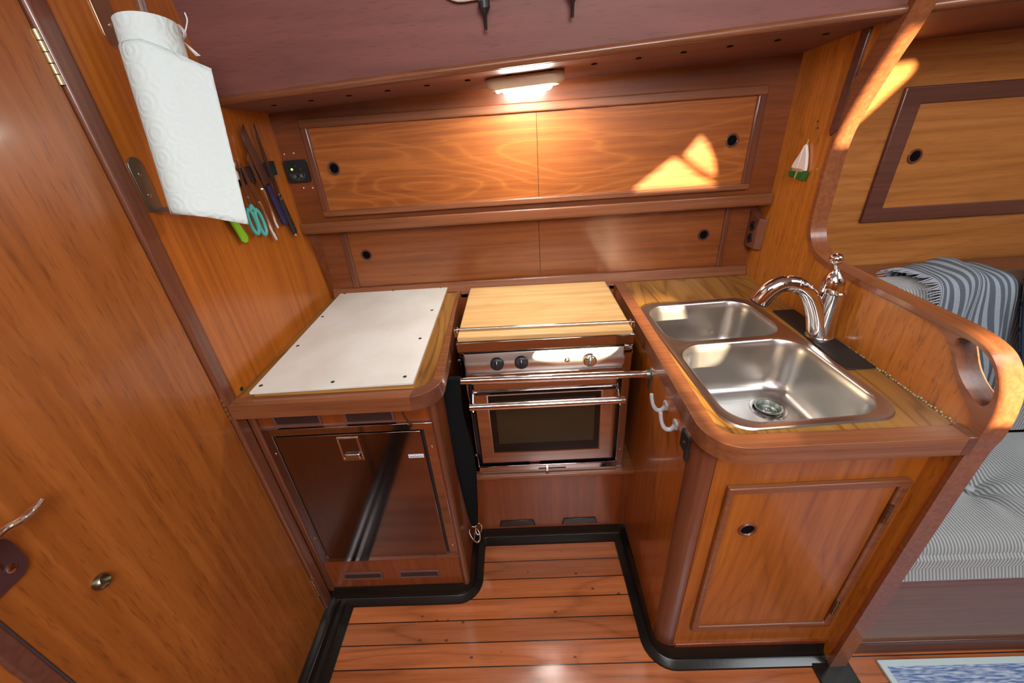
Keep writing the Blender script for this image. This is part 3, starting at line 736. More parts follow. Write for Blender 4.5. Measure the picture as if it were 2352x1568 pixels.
# small hook and eye
hk = thing('cabin_hook', 'small brass hook and eye hanging under the left worktop corner', 'hook', (-.345, .865, .80))
b = bmesh.new(); b_lathe(b, [(.010, 0), (.010, .002), (.005, .004), (.004, .010), (0, .010)], (-.337, .874, .845), (0, -1, 0), 18); mk('hook_base', b, M['bronze'], hk)
b = bmesh.new(); b_tube(b, spline([(-.337, .862, .850), (-.334, .858, .838), (-.330, .858, .815), (-.324, .858, .800), (-.318, .860, .790), (-.327, .860, .786)], 4), .0020, 8); mk('hook_arm', b, M['bronze'], hk)

# ------------------------------------------------------------------ stove
st = thing('gas_stove', 'gimballed stainless steel gas stove between the two worktops', 'stove', (.055, 1.07, .385))
SY = 1.06
box('stove_body', (-.190, .300, SY+.022, 1.46, .41, .885), M['black'], st)
box('side_post', (-.200, -.186, SY-.004, SY+.05, .386, .885), M['mirror'], st)
box('side_post', (.286, .312, SY-.002, SY+.05, .386, .880), M['mirror'], st)
cp = mk('control_panel', b_prism(bmesh.new(), [(SY+.006, .872), (SY-.001, .850), (SY-.004, .836), (SY-.001, .806), (SY+.004, .798), (SY+.02, .798), (SY+.02, .872)], [], 'x', -.186, .290), M['panel'], st, bevel=.001)
box('panel_ledge', (-.186, .290, SY-.002, SY+.02, .780, .802), M['mirror'], st, bevel=.003)
bm = b_prism(bmesh.new(), [(SY-.006, .884), (SY-.006, .918), (SY+.39, .918), (SY+.39, .870), (SY+.02, .870)], [], 'x', -.205, .314)
mk('stove_top', bm, M['mirror'], st, bevel=.003)
def knob(x, z, mat1, mat2, r=.0195):
    k = mk('knob', b_lathe(bmesh.new(), [(r*1.05, 0), (r*1.05, .002), (r, .004), (r, .011), (r*.86, .013), (0, .013)], (x, SY-.004, z), (0, -1, 0), 32), mat1, st)
    box('knob_grip', (x-.005, x+.005, SY-.020, SY-.014, z-.017, z+.017), mat2, k, bevel=.002)
    box('knob_pointer', (x-.0008, x+.0008, SY-.0206, SY-.0198, z+.006, z+.016), M['plastic_w'], k, bevel=0)
knob(-.090, .842, M['black'], M['black']); knob(-.017, .843, M['black'], M['black']); knob(.186, .839, M['steel'], M['black'])
mk('igniter_button', b_lathe(bmesh.new(), [(.008, 0), (.008, .004), (.0055, .005), (.0055, .008), (0, .009)], (.119, SY-.004, .842), (0, -1, 0), 20), M['chrome'], st)
od = mk('oven_door', b_prism(bmesh.new(), [(-.176, .440), (.276, .440), (.276, .762), (-.176, .762)], [[(-.126, .492), (.222, .492), (.222, .724), (-.126, .724)]], 'y', SY-.012, SY+.010), M['mirror'], st, bevel=.006, seg=3)
box('door_top_lip', (-.172, .272, SY-.018, SY-.008, .752, .782), M['mirror'], od, bevel=.007, seg=4)
box('oven_window', (-.128, .224, SY-.010, SY-.004, .490, .726), M['glass'], od, bevel=0)
box('oven_glass', (-.108, .206, SY-.0108, SY-.0100, .528, .706), M['glass2'], od, bevel=0)
b = bmesh.new(); b_tube(b, [(-.182, SY-.050, .717), (.288, SY-.050, .717)], .0115, 20)
hn = mk('oven_handle', b, M['chrome'], od, label='polished tubular handle')
for x in (-.172, .272):
    b = bmesh.new(); b_prism(b, [(SY-.060, .706), (SY-.010, .712), (SY-.010, .755), (SY-.040, .728)], [], 'x', x-.0015, x+.0015); mk('handle_bracket', b, M['steel'], hn)
box('lower_rail', (-.190, .290, SY-.006, SY+.02, .386, .420), M['mirror'], st, bevel=.003)
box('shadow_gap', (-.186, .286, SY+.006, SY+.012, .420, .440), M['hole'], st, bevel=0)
box('slide_slot', (.02, .115, SY-.0068, SY-.0058, .400, .404), M['hole'], st, bevel=0)
box('slide_latch', (.044, .056, SY-.012, SY-.004, .393, .411), M['steel'], st, bevel=.002)
box('burner_tag', (-.01, .025, SY+.004, SY+.0065, .424, .438), M['red_led'], st, bevel=0)
for p in ((-.193, .475), (.299, .475)): screw(st, (p[0], SY-.004, p[1]), (0, -1, 0), .004)
for x in (-.214, .326):
    b = bmesh.new(); b_tube(b, [(x-.012, SY+.09, .80), (x+.012, SY+.09, .80)], .007, 14); mk('gimbal_pin', b, M['steel'], st)

cbd = mk('chopping_board', b_prism(bmesh.new(), [(-.200, 1.058), (.306, 1.050), (.300, 1.432), (-.196, 1.444)], [], 'z', .9185, .935), W['board'], bevel=.004, seg=3)
tag(cbd, 'maple wood chopping board covering the stove top', 'chopping board')
fb = thing('fiddle_bar', 'thin steel pot-holder bar lying across the wooden chopping board', 'rail', (.05, 1.085, .918))
b = bmesh.new(); b_tube(b, [(-.212, 1.098, .941), (.318, 1.088, .941)], .0042, 12); mk('bar', b, M['steel'], fb)
for x, y in ((-.206, 1.098), (.312, 1.088)):
    b = bmesh.new(); b_box(b, x-.005, x+.005, y-.012, y+.008, .919, .947); mk('bar_clamp', b, M['steel'], fb, bevel=.002)

# recess behind and around the stove
rc = thing('stove_recess', 'dark wooden recess around the gas stove with its ledge and kick panel', 'recess', (.05, 1.2, 0))
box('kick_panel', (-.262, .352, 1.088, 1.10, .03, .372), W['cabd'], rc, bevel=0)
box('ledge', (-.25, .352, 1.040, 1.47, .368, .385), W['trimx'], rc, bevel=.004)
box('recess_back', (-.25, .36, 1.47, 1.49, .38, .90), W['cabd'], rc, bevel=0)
box('back_rail', (-.24, .345, 1.470, 1.512, .885, .905), W['trimx'], rc, bevel=.003)
for a in ((-.145, -.002), (.102, .242)):
    mk('floor_vent', b_prism(bmesh.new(), [(a[0], .060), (a[1], .060), (a[1]-.008, .092), (a[0]+.008, .092)], [], 'y', 1.084, 1.0885), M['rubber'], rc, bevel=.002)

# grab bar
gb = thing('grab_bar', 'polished safety bar across the front of the stove', 'grab bar', (.05, 1.0, .82))
b = bmesh.new(); b_tube(b, [(-.246, 1.000, .8225), (.349, .988, .8225)], .0105, 20); mk('bar', b, M['chrome'], gb)
b = bmesh.new(); b_lathe(b, [(.019, 0), (.019, .003), (.014, .006), (.0135, .016), (0, .016)], (.350, .988, .8225), (-1, 0, 0), 20)
b_box(b, .346, .350, .978, .998, .770, .806); mk('end_bracket', b, M['dullm'], gb)
b = bmesh.new(); b_lathe(b, [(.019, 0), (.019, .003), (.014, .006), (.0135, .012), (0, .012)], (-.248, 1.0, .8225), (1, 0, 0), 20); mk('end_bracket', b, M['dullm'], gb)

# strap with carabiner
sp_ = thing('safety_strap', 'black webbing strap with carabiner looped over the left end of the bar', 'strap', (-.22, .99, .12))
rows = [(.838, -.246, -.196, .988, .988), (.80, -.247, -.198, .983, .992), (.71, -.250, -.203, .980, 1.000), (.587, -.250, -.192, .976, 1.002), (.50, -.247, -.188, .974, 1.000), (.394, -.243, -.194, .976, .998), (.30, -.239, -.201, .980, .996), (.238, -.236, -.207, .985, .992), (.205, -.230, -.212, .987, .990)]
pts = spline([V(r_[1], r_[3], r_[0]) for r_ in rows], 4); pts2 = spline([V(r_[2], r_[4], r_[0]) for r_ in rows], 4)
grid = []
for a, c_ in zip(pts, pts2):
    grid.append([a.lerp(c_, t)+V(0, -.006*math.sin(PI*t), 0) for t in [k/8 for k in range(9)]])
# over the bar
top = [[V(-.245+.048*k/8, 1.0+.0135*math.cos(a), .8225+.0135*math.sin(a)) for k in range(9)] for a in (math.radians(x) for x in (-20, 20, 60, 90, 120, 150, 180))]
b = bmesh.new(); b_sheet(b, top+grid); mk('webbing', b, M['cloth'], sp_, solid=.003)
def oval(cx, cz, w, h_, y, tilt=0, n=20, dy=0):
    o = []
    for k in range(n):
        t = 2*PI*k/n; x, z = w*math.cos(t)*(1+.25*math.sin(t)), h_*math.sin(t)
        o.append((cx+x*math.cos(tilt)-z*math.sin(tilt), y+dy*math.sin(t), cz+x*math.sin(tilt)+z*math.cos(tilt)))
    return o
b = bmesh.new(); b_tube(b, oval(-.2245, .155, .017, .046, .985, .12), .0032, 10, closed=True); b_tube(b, [(-.232, .984, .118), (-.222, .982, .180)], .0026, 8)
mk('carabiner', b, M['steel'], sp_, label='open steel carabiner')
b = bmesh.new(); b_tube(b, oval(-.210, .178, .011, .032, .990, -.15), .0028, 10, closed=True); mk('carabiner', b, M['steel'], sp_)

# ------------------------------------------------------------------ sink cabinet
sc = thing('sink_cabinet', 'teak cabinet under the sink with a hinged door', 'cabinet', (.6, .9, .03))
bm = b_prism(bmesh.new(), [(.395, .035), (.845, .035), (.845, .855), (.395, .855)], [[(.444, .165), (.806, .165), (.806, .726), (.444, .726)]], 'y', .658, .676)
mk('front_panel', bm, W['cabz'], sc)
bm = bmesh.new(); b_box(bm, .350, .368, .70, 1.50, .035, .86); mk('side_panel', bm, W['bulk'], sc)
post = [(.350, .702)]+arc(.394, .702, .044, 180, 270, 10)+[(.396, .658), (.396, .68), (.372, .702)]
mk('corner_post', b_prism(bmesh.new(), post, [], 'z', .035, .862), W['trim'], sc)
# raised door frame
fo = [(.431, .148), (.824, .153), (.828, .742), (.431, .738)]; fi = [(.449, .168), (.805, .172), (.806, .722), (.446, .719)]
mk('door_moulding', b_prism(bmesh.new(), fo, [fi], 'y', .644, .660), W['trimx'], sc, bevel=.005, seg=3)
dr = mk('cabinet_door', b_prism(bmesh.new(), [(.451, .170), (.803, .174), (.804, .720), (.448, .717)], [], 'y', .652, .668), W['cabz'], sc, bevel=.001)
finger_pull(dr, (.504, .652, .590), (0, -1, 0), .0225, W['trim'])
for z0, z1 in ((.608, .668), (.225, .285)):
    b = bmesh.new()
    for k in range(3):
        a = z0+(z1-z0)*k/3; b_tube(b, [(.806, .643, a), (.806, .643, a+(z1-z0)/3-.001)], .0042, 12)
    mk('hinge', b, M['bronze'], dr)
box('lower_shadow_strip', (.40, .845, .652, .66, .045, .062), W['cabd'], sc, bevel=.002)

# worktop around the sink
wr = thing('countertop', 'right worktop with teak veneer and rounded rail, cut out for the sink', 'countertop', (.6, 1.05, .86))
ro = [(.345, 1.498), (.345, .69)]+arc(.425, .678, .080, 180, 270, 12)+[(.842, .598)]
ri = [(.842, .636)]+arc(.422, .676, .040, 270, 180, 10)+[(.381, 1.498)]
mk('edge_rail', b_prism(bmesh.new(), ro+ri, [], 'z', .862, .906), W['trimx'], wr, bevel=.009, seg=4)
TH = math.radians(2.7); CX, CY = .575, .972
def SK(u, v): return (CX+u*math.cos(TH)-v*math.sin(TH), CY+u*math.sin(TH)+v*math.cos(TH))
cut = [SK(*p) for p in rrect(-.1795, .1795, -.308, .308, .055)]
surf = [(.379, 1.512), (.379, .69)]+arc(.420, .674, .042, 180, 270, 8)+[(.845, .632), (.845, 1.512)]
mk('worktop_surface', b_prism(bmesh.new(), surf, [cut], 'z', .880, .900), W['veneer'], wr)
b = bmesh.new()
for k in range(46):
    y = .645+.30*k/45; r_ = .0022+.0016*random.random()
    bmesh.ops.create_icosphere(b, subdivisions=2, radius=r_*.8, matrix=Matrix.Translation((.8425+random.uniform(-.002, .001), y, .901+random.uniform(-.001, .003))))
so = mk('sealant_bead', b, M['caulk'], wr)
box('rail_end_block', (.824, .8445, .5972, .640, .8612, .9068), W['darkrail'], wr, bevel=.003, label='dark end block')

# sink
sk = thing('sink', 'double bowl stainless steel sink set in the right worktop', 'sink', (CX, CY, .90))
HB, HF = (-.169, .166, .050, .298), (-.170, .170, -.298, .034)
bm = bmesh.new()
outer = rrect(-.184, .184, -.3125, .3125, .06, 8)
def loop_at(ur, r, z, nseg=8): return [V(*SK(*p), z) for p in rrect(*ur, r, nseg)]
def shrink(u, d): return (u[0]+d, u[1]-d, u[2]+d, u[3]-d)
loops = [outer, rrect(*HB, .055, 8), rrect(*HF, .060, 8)]
tri = tessellate_polygon([[Vector((p[0], p[1], 0)) for p in l] for l in loops])
flat = [V(*SK(*p), .9045) for l in loops for p in l]
vs = [bm.verts.new(p) for p in flat]
for t in tri:
    try: bm.faces.new([vs[i] for i in t])
    except ValueError: pass
k0 = len(outer); lo = [bm.verts.new(V(*SK(p[0]*1.012, p[1]*1.008), .9005)) for p in outer]
for i in range(k0): bm.faces.new([vs[i], vs[(i+1) % k0], lo[(i+1) % k0], lo[i]])
def bowl(ur, start, rad, drain, dr_, depth):
    n = len(rrect(*ur, rad, 8)); prev = [vs[start+i] for i in range(n)]
    for d, z in ((.003, .903), (.006, .898), (.009, .880), (.014, .82), (.018, .790), (.024, .770), (.034, .758), (.048, .752), (.066, .750)):
        z = .9-(.9-z)*depth
        cur = [bm.verts.new(p) for p in loop_at(shrink(ur, d), max(rad+.012-d*.55, .02), z)]
        for i in range(n): bm.faces.new([prev[i], prev[(i+1) % n], cur[(i+1) % n], cur[i]])
        prev = cur
    zf = .9-.15*depth-.002
    # floor falls gently to the drain ring
    cen = V(*SK(*drain), zf); ring = []
    for i in range(n):
        d = (prev[i].co-cen); d.z = 0; d.normalize(); ring.append(bm.verts.new(cen+d*dr_))
    for i in range(n): bm.faces.new([prev[i], prev[(i+1) % n], ring[(i+1) % n], ring[i]])
bowl(HB, k0, .055, (.0, .17), .040, 1.0)
bowl(HF, k0+len(loops[1]), .060, (.068, -.075), .044, 1.0)
mk('basin', bm, M['brush'], sk)
for dr_ in ((.0, .17), (.068, -.075)):
    c0 = V(*SK(*dr_), .748)
    d = mk('drain', b_lathe(bmesh.new(), [(.046, .0), (.045, .003), (.038, .002), (.036, -.010), (.030, -.022), (0, -.024)], c0, (0, 0, 1), 36, capends=False), M['steel'], sk)
    b = bmesh.new()
    b_lathe(b, [(.034, .004), (.035, .0075), (.030, .008), (.027, .002), (.024, -.006)], c0, (0, 0, 1), 32, capends=False)
    b_lathe(b, [(.024, -.006), (.015, -.005), (.012, -.002), (.005, -.001), (0, .004)], c0, (0, 0, 1), 32, capends=False)
    for r_ in (.010, .015, .020): b_lathe(b, [(r_, -.0045), (r_+.0015, -.003), (r_+.003, -.0045)], c0, (0, 0, 1), 28, capends=False)
    mk('strainer_basket', b, M['dullm'], d)

# mat under the faucet
mt = mk('faucet_mat', b_prism(bmesh.new(), [(.774, 1.182), (.838, 1.182), (.840, .848), (.768, .846)], [], 'z', .9003, .9045), M['mat'], bevel=.0015)
tag(mt, 'black rubber mat under the faucet behind the sink', 'mat')

# faucet
fa = thing('faucet', 'chrome single-lever faucet with arched spout beside the sink', 'faucet', (.805, 1.01, .9045))
fo_ = V(.806, 1.010, .9045)
b = bmesh.new()
b_lathe(b, [(.034, 0), (.034, .004), (.0315, .007), (.0305, .016), (.0290, .03), (.0275, .128), (.0285, .130), (.0298, .1315), (.0298, .1335), (.0275, .136)], fo_, (0, 0, 1), 40)
mk('faucet_body', b, M['chrome'], fa)
b = bmesh.new()
b_lathe(b, [(.0265, .136), (.0272, .146), (.0255, .160), (.0210, .172), (.0145, .181), (.0085, .188), (.0064, .194)], fo_, (-.06, 0, 1), 36)
b_tube(b, spline([fo_+V(-.010, 0, .188), fo_+V(-.014, 0, .198), fo_+V(-.018, 0, .208)], 4), .0055, 16)
b_lathe(b, [(0, -.0155), (.006, -.0145), (.011, -.011), (.0145, -.005), (.0155, .001), (.0143, .007), (.011, .0115), (.006, .0145), (0, .0155)], fo_+V(-.021, 0, .219), (-.2, 0, 1), 28)
mk('lever_handle', b, M['chrome'], fa, label='chrome lever with ball tip')
b = bmesh.new()
pth = spline([(.800, 1.008, .915), (.793, 1.010, .935), (.783, 1.013, .965), (.768, 1.016, .998), (.750, 1.019, 1.027), (.728, 1.022, 1.048), (.703, 1.026, 1.058), (.678, 1.030, 1.057), (.657, 1.033, 1.043), (.641, 1.035, 1.022), (.633, 1.036, 1.006)], 5)
n = len(pth); rr = [(.0290-.0080*min(1, i/(n*.4)) if i < n*.55 else .0210+.0040*min(1, (i-n*.55)/(n*.38))) for i in range(n)]
b_tube(b, pth, rr, 24); sp2 = mk('spout', b, M['chrome'], fa)
d = (pth[-1]-pth[-3]).normalized()
b = bmesh.new(); b_lathe(b, [(.0230, -.001), (.0230, .003), (.020, .005), (0, .004)], pth[-1], d, 28); mk('spray_face', b, M['black'], sp2)
i0 = int(n*.55); d = (pth[i0+1]-pth[i0-1]).normalized()
b = bmesh.new(); b_lathe(b, [(.0212, -.0012), (.0219, 0), (.0212, .0012)], pth[i0], d, 28, capends=False); mk('spout_joint', b, M['steel'], sp2)
mk('temperature_mark', b_lathe(bmesh.new(), [(.004, 0), (.004, .001), (0, .001)], fo_+V(-.016, -.0165, .156), (-.6, -.75, .25), 16), M['plastic_w'], fa)

# two grey hooks
def jhook(y, z, label):
    t = thing('utility_hook', label, 'hook', (.349, y, z), 'grey hooks on the sink cabinet side')
    b = bmesh.new(); b_prism(b, rrect(y-.013, y+.011, z-.010, z+.012, .006, 4), [], 'x', .345, .350); mk('hook_plate', b, M['greyhook'], t, bevel=.0015)
    b = bmesh.new(); b_tube(b, spline([(.346, y, z-.004), (.338, y, z-.014), (.326, y+.002, z-.013), (.318, y+.006, z), (.314, y+.010, z+.018), (.313, y+.012, z+.030)], 5), [.0055]*15+[.0048]*10+[.0042], 12)
    mk('hook_arm', b, M['greyhook'], t)
    screw(t, (.345, y, z+.005), (-1, 0, 0), .003)
jhook(.852, .815, 'grey enamelled hook on the sink cabinet side, the one nearer the stove')
jhook(.778, .815, 'grey enamelled hook on the sink cabinet side, the one nearer the rounded corner')
sl = thing('strike_plate', 'black plastic catch on the sink cabinet side below the rounded corner', 'catch', (.349, .71, .81))
mk('plate', b_prism(bmesh.new(), rrect(.693, .735, .795, .845, .004, 3), [], 'x', .345, .350), M['black'], sl, bevel=.001)
mk('tab', b_prism(bmesh.new(), rrect(.690, .704, .780, .806, .002, 2), [], 'x', .344, .349), M['black'], sl)
screw(sl, (.345, .715, .818), (-1, 0, 0), .003)

# outlet box on the right bulkhead
ob = thing('outlet_box', 'reddish brown outlet box with two black sockets in the back right corner', 'outlet', (.83, 1.47, 1.0))
OX = XR
mk('box_body', b_hexa(bmesh.new(), [(OX, 1.440, 1.012), (OX-.020, 1.458, 1.012), (OX-.026, 1.512, 1.012), (OX, 1.512, 1.012), (OX, 1.440, 1.118), (OX-.020, 1.458, 1.118), (OX-.026, 1.512, 1.140), (OX, 1.512, 1.140)]), M['copper'], ob, bevel=.003)
for z in (1.089, 1.046):
    b = bmesh.new(); cc = V(OX-.0238, 1.486, z); b_tube(b, [cc+V(.004, 0, 0), cc+V(-.0015, 0, 0)], .0145, 24); 
    for v in b.verts: v.co.z = z+(v.co.z-z)*1.15
    s_ = mk('socket', b, M['black'], ob)
    b = bmesh.new(); b_box(b, OX-.0262, OX-.0250, 1.480, 1.482, z-.004, z+.006); b_box(b, OX-.0262, OX-.0250, 1.490, 1.492, z-.004, z+.005); mk('socket_slots', b, M['hole'], s_)

# ship ornament
so = thing('sailboat_magnet', 'small sailboat ornament with green hull and white sails on the right bulkhead', 'ornament', (XR-.01, 1.33, 1.262))
mk('hull', b_prism(bmesh.new(), [(1.372, 1.280), (1.365, 1.262), (1.300, 1.258), (1.290, 1.283), (1.320, 1.281), (1.335, 1.281)], [], 'x', XR-.016, XR-.001), M['hullgreen'], so, bevel=.002)
mk('hull_stripe', b_prism(bmesh.new(), [(1.328, 1.281), (1.333, 1.261), (1.329, 1.260), (1.323, 1.281)], [], 'x', XR-.0175, XR-.0155), M['sailstem'], so)
mk('cabin', b_prism(bmesh.new(), [(1.360, 1.280), (1.359, 1.288), (1.315, 1.288), (1.312, 1.281)], [], 'x', XR-.012, XR-.001), M['sailstem'], so)
mk('sail', b_prism(bmesh.new(), [(1.368, 1.287), (1.362, 1.302), (1.345, 1.325), (1.330, 1.352), (1.334, 1.320), (1.338, 1.286)], [], 'x', XR-.012, XR-.003), M['sail'], so, bevel=.0015)
mk('sail', b_prism(bmesh.new(), [(1.337, 1.286), (1.333, 1.320), (1.3285, 1.355), (1.313, 1.327), (1.304, 1.300), (1.302, 1.284)], [], 'x', XR-.010, XR-.002), M['sail'], so, bevel=.0015)
b = bmesh.new(); b_tube(b, [(XR-.006, 1.334, 1.285), (XR-.006, 1.326, 1.366)], .0016, 8); mk('mast', b, M['sailstem'], so)

so.location.z += .007; so.location.y -= .003
# black instrument panel, upper left
ip = thing('monitor_panel', 'small square black monitor panel with a lit green dot on the back wall', 'panel', (-.713, 1.456, 1.34))
PY = 1.4555
mk('panel_face', b_prism(bmesh.new(), rrect(-.750, -.676, 1.337, 1.405, .008), [], 'y', PY-.010, PY), M['black'], ip, bevel=.002)
mk('gauge_ring', b_prism(bmesh.new(), [(-.713+.024*math.cos(t), 1.364+.021*math.sin(t)) for t in [PI+PI*k/16 for k in range(17)]], [[(-.713+.0225*math.cos(t), 1.3632+.0195*math.sin(t)) for t in [PI+PI*k/16 for k in range(17)]]], 'y', PY-.0108, PY-.0098), plain('grey_print', (.10, .11, .09, 1), .5), ip)
b = bmesh.new(); b_box(b, -.729, -.719, PY-.0108, PY-.0098, 1.352, 1.361); b_box(b, -.707, -.697, PY-.0108, PY-.0098, 1.352, 1.361); b_box(b, -.716, -.710, PY-.0108, PY-.0098, 1.347, 1.350)
mk('gauge_print', b, bpy.data.materials['grey_print'], ip)
for x, z, m_ in ((-.727, 1.378, 'green_led'), (-.713, 1.388, 'grilled'), (-.699, 1.378, 'grilled')):
    mk('indicator', b_lathe(bmesh.new(), [(.0032, 0), (.0032, .0015), (0, .002)], (x, PY-.010, z), (0, -1, 0), 14), M[m_], ip)
for x, z in ((-.743, 1.423), (-.712, 1.424), (-.712, 1.318), (-.682, 1.316)): screw(ip, (x, PY, z), (0, -1, 0), .003)

# ------------------------------------------------------------------ knife rack and tools (left bulkhead)
mr_ = thing('knife_rack', 'black magnetic knife strip on the left bulkhead', 'knife rack', (XL+.006, 1.26, 1.37))
mk('magnet_bar', b_prism(bmesh.new(), [(1.125, 1.366), (1.384, 1.372), (1.384, 1.412), (1.125, 1.408)], [], 'x', XL, XL+.012), M['black'], mr_, bevel=.002)
KX = XL+.014
def knife(name, label, cat, tip, neck, end, hm, hw, bw, kind='round', group='knives on the magnetic strip'):
    """tip, neck, end: (y,z)"""
    t = thing(name, label, cat, (KX, end[0], end[1]), group)
    T, Nk, E_ = V(0, *tip), V(0, *neck), V(0, *end)
    d = (T-Nk).normalized(); s = V(0, d.z, -d.y)
    def P(v, x): return (v.y, v.z)
    pts = [Nk+s*bw*.5, Nk-s*bw*.5]
    L_ = (T-Nk).length
    low = [(-.5, .0), (-.5, .35), (-.42, .6), (-.25, .82), (0.1, .95), (.5, 1.0)]
    poly = [Nk+d*(L_*v)+s*(bw*u) for u, v in low]+[Nk+s*bw*.5]
    bm = b_prism(bmesh.new(), [(p.y, p.z) for p in poly], [], 'x', KX-.001, KX+.001); mk('blade', bm, M['blade'], t)
    e = (E_-Nk); L2 = e.length; e.normalize()
    bm = bmesh.new()
    if kind == 'round':
        b_tube(bm, [V(KX, p.y, p.z) for p in (Nk+e*0, Nk+e*.006, Nk+e*L2*.5, Nk+e*(L2-.006), E_)], [hw*.75, hw, hw*.92, hw, hw*.6], 16)
    else:
        b_tube(bm, [V(KX, p.y, p.z) for p in (Nk, Nk+e*L2*.1, Nk+e*L2*.35, Nk+e*L2*.65, Nk+e*L2*.9, E_)], [hw*.8, hw*.85, hw*.95, hw, hw*1.1, hw*.6], 16, flat=.6, a0=V(0, s.y, s.z))
    h = mk('handle', bm, hm, t)
    return t, h, Nk, E_, e, L2, s
t, h, Nk, E_, e, L2, s = knife('kitchen_knife', 'long knife with black riveted handle and steel end cap, nearest the back wall', 'knife', (1.325, 1.514), (1.345, 1.318), (1.371, 1.189), M['kblack'], .0115, .020, 'flat')
b = bmesh.new(); b_tube(b, [V(KX, p.y, p.z) for p in (Nk-e*.004, Nk+e*.014)], [.006, .0095], 14, flat=.7); mk('bolster', b, M['steel'], t)
b = bmesh.new(); b_tube(b, [V(KX, p.y, p.z) for p in (E_-e*.004, E_+e*.004)], [.010, .007], 14, flat=.7); mk('end_cap', b, M['steel'], t)
for k in (.3, .55, .8):
    p = Nk+e*L2*k; mk('rivet', b_lathe(bmesh.new(), [(.0024, 0), (.0024, .0008), (0, .001)], (KX+.0066, p.y, p.z), (1, 0, 0), 12), M['brass'], h)
knife('chef_knife', 'broad chef knife with a navy blue handle beside the black-handled knife', 'knife', (1.262, 1.510), (1.302, 1.353), (1.333, 1.230), M['navy'], .0145, .038, 'flat')
knife('steak_knife', 'steel-handled knife hanging higher, touching the navy-handled chef knife', 'knife', (1.248, 1.445), (1.264, 1.350), (1.280, 1.231), M['steel'], .0078, .018)
knife('steak_knife', 'steel-handled knife hanging lower, right beside the teal scissors', 'knife', (1.203, 1.422), (1.226, 1.320), (1.252, 1.202), M['steel'], .0078, .018)
gk = knife('paring_knife', 'lime green handled knife partly hidden behind the paper towel roll', 'knife', (1.085, 1.42), (1.083, 1.318), (1.113, 1.236), M['lime'], .0125, .018, 'flat')
sc_ = thing('scissors', 'kitchen scissors with teal loop handles on the magnetic strip', 'scissors', (KX, 1.19, 1.23), None)
for a, bb, w in (((1.178, 1.437), (1.184, 1.340), .008), ((1.196, 1.432), (1.186, 1.340), .007)):
    mk('blade', b_prism(bmesh.new(), [(a[0], a[1]), (bb[0]-w, bb[1]), (bb[0]-w*.6, bb[1]-.035), (bb[0]+w*.6, bb[1]-.035), (bb[0]+w, bb[1])], [], 'x', KX-.0015+(.002 if w == .008 else 0), KX+.0005+(.002 if w == .008 else 0)), M['blade'], sc_)
mk('pivot', b_lathe(bmesh.new(), [(.0045, 0), (.004, .002), (0, .003)], (KX+.002, 1.185, 1.338), (1, 0, 0), 16), M['steel'], sc_)
def loopy(cy, cz, w, h_, tilt, x):
    return [(x, cy+w*math.cos(2*PI*k/28)*math.cos(tilt)-h_*math.sin(2*PI*k/28)*math.sin(tilt), cz+w*math.cos(2*PI*k/28)*math.sin(tilt)+h_*math.sin(2*PI*k/28)*math.cos(tilt)) for k in range(28)]
for cy, cz, w, h_, ti, x in ((1.167, 1.276, .0145, .034, .12, KX+.002), (1.203, 1.266, .0135, .036, .10, KX+.001)):
    b = bmesh.new(); b_tube(b, loopy(cy, cz, w, h_, ti, x), .0052, 12, closed=True)
    b_tube(b, [(x, cy+(.004 if cy < 1.18 else -.006), cz+h_*.85), (x, 1.184, 1.318)], [.0060, .0050], 12)
    mk('handle_loop', b, M['teal'], sc_, label='teal plastic finger loop')
wp = thing('utensil_clip', 'white plastic clip on the magnetic strip, peeking out beside the paper towel', 'clip', (KX, 1.165, 1.38))
mk('clip_body', b_prism(bmesh.new(), [(1.150, 1.386), (1.166, 1.386), (1.168, 1.405), (1.163, 1.410), (1.171, 1.424), (1.160, 1.440), (1.150, 1.436)], [], 'x', KX, KX+.010), M['plastic_w'], wp, bevel=.002)

# ------------------------------------------------------------------ paper towel
ph = thing('towel_holder', 'pair of metal angle brackets holding the paper towel on the left bulkhead', 'holder', (XL, .885, 1.36))
def bracket(y0, y1, z0, z1, zfoot, foot, mat, nm):
    up_ = zfoot < (z0+z1)/2
    r_ = (y1-y0)/2
    if up_: pts = [(y0, zfoot), (y1, zfoot)]+[(y0+r_+r_*math.cos(math.radians(a)), z1-r_+r_*math.sin(math.radians(a))) for a in range(0, 181, 15)]
    else: pts = [(y1, zfoot), (y0, zfoot)]+[(y0+r_-r_*math.cos(math.radians(a)), z0+r_-r_*math.sin(math.radians(a))) for a in range(0, 181, 15)]
    br = mk('bracket', b_prism(bmesh.new(), pts, [], 'x', XL, XL+.003), mat, ph, bevel=.0008, label=nm)
    b = bmesh.new(); b_box(b, XL, XL+foot, y0, y1, zfoot-.0015, zfoot+.0015); mk('bracket_foot', b, mat, br, bevel=.0008)
    for f_ in (.28, .68):
        z = z0+(z1-z0)*f_ if up_ else z1-(z1-z0)*f_
        screw(br, (XL+.003, (y0+y1)/2, z), (1, 0, 0), .0042, M['steel'])
bracket(.868, .905, 1.368, 1.468, 1.367, .085, M['dullm'], 'lower grey metal angle bracket')
bracket(.952, .998, 1.650, 1.770, 1.772, .090, M['tintplate'], 'upper metal angle bracket')
b = bmesh.new(); RB = V(-.660, .887, 1.358); RT = V(-.675, .965, 1.683)
dirr = (RT-RB).normalized()
b_tube(b, [RB+dirr*.004, RT+dirr*.085], .008, 16); mk('rod', b, M['chrome'], ph)
roll = thing('paper_towel', 'white embossed paper towel roll hanging in its holder, loose sheet at right', 'paper towel', tuple(RB))
ax, ay = frame_of(dirr)
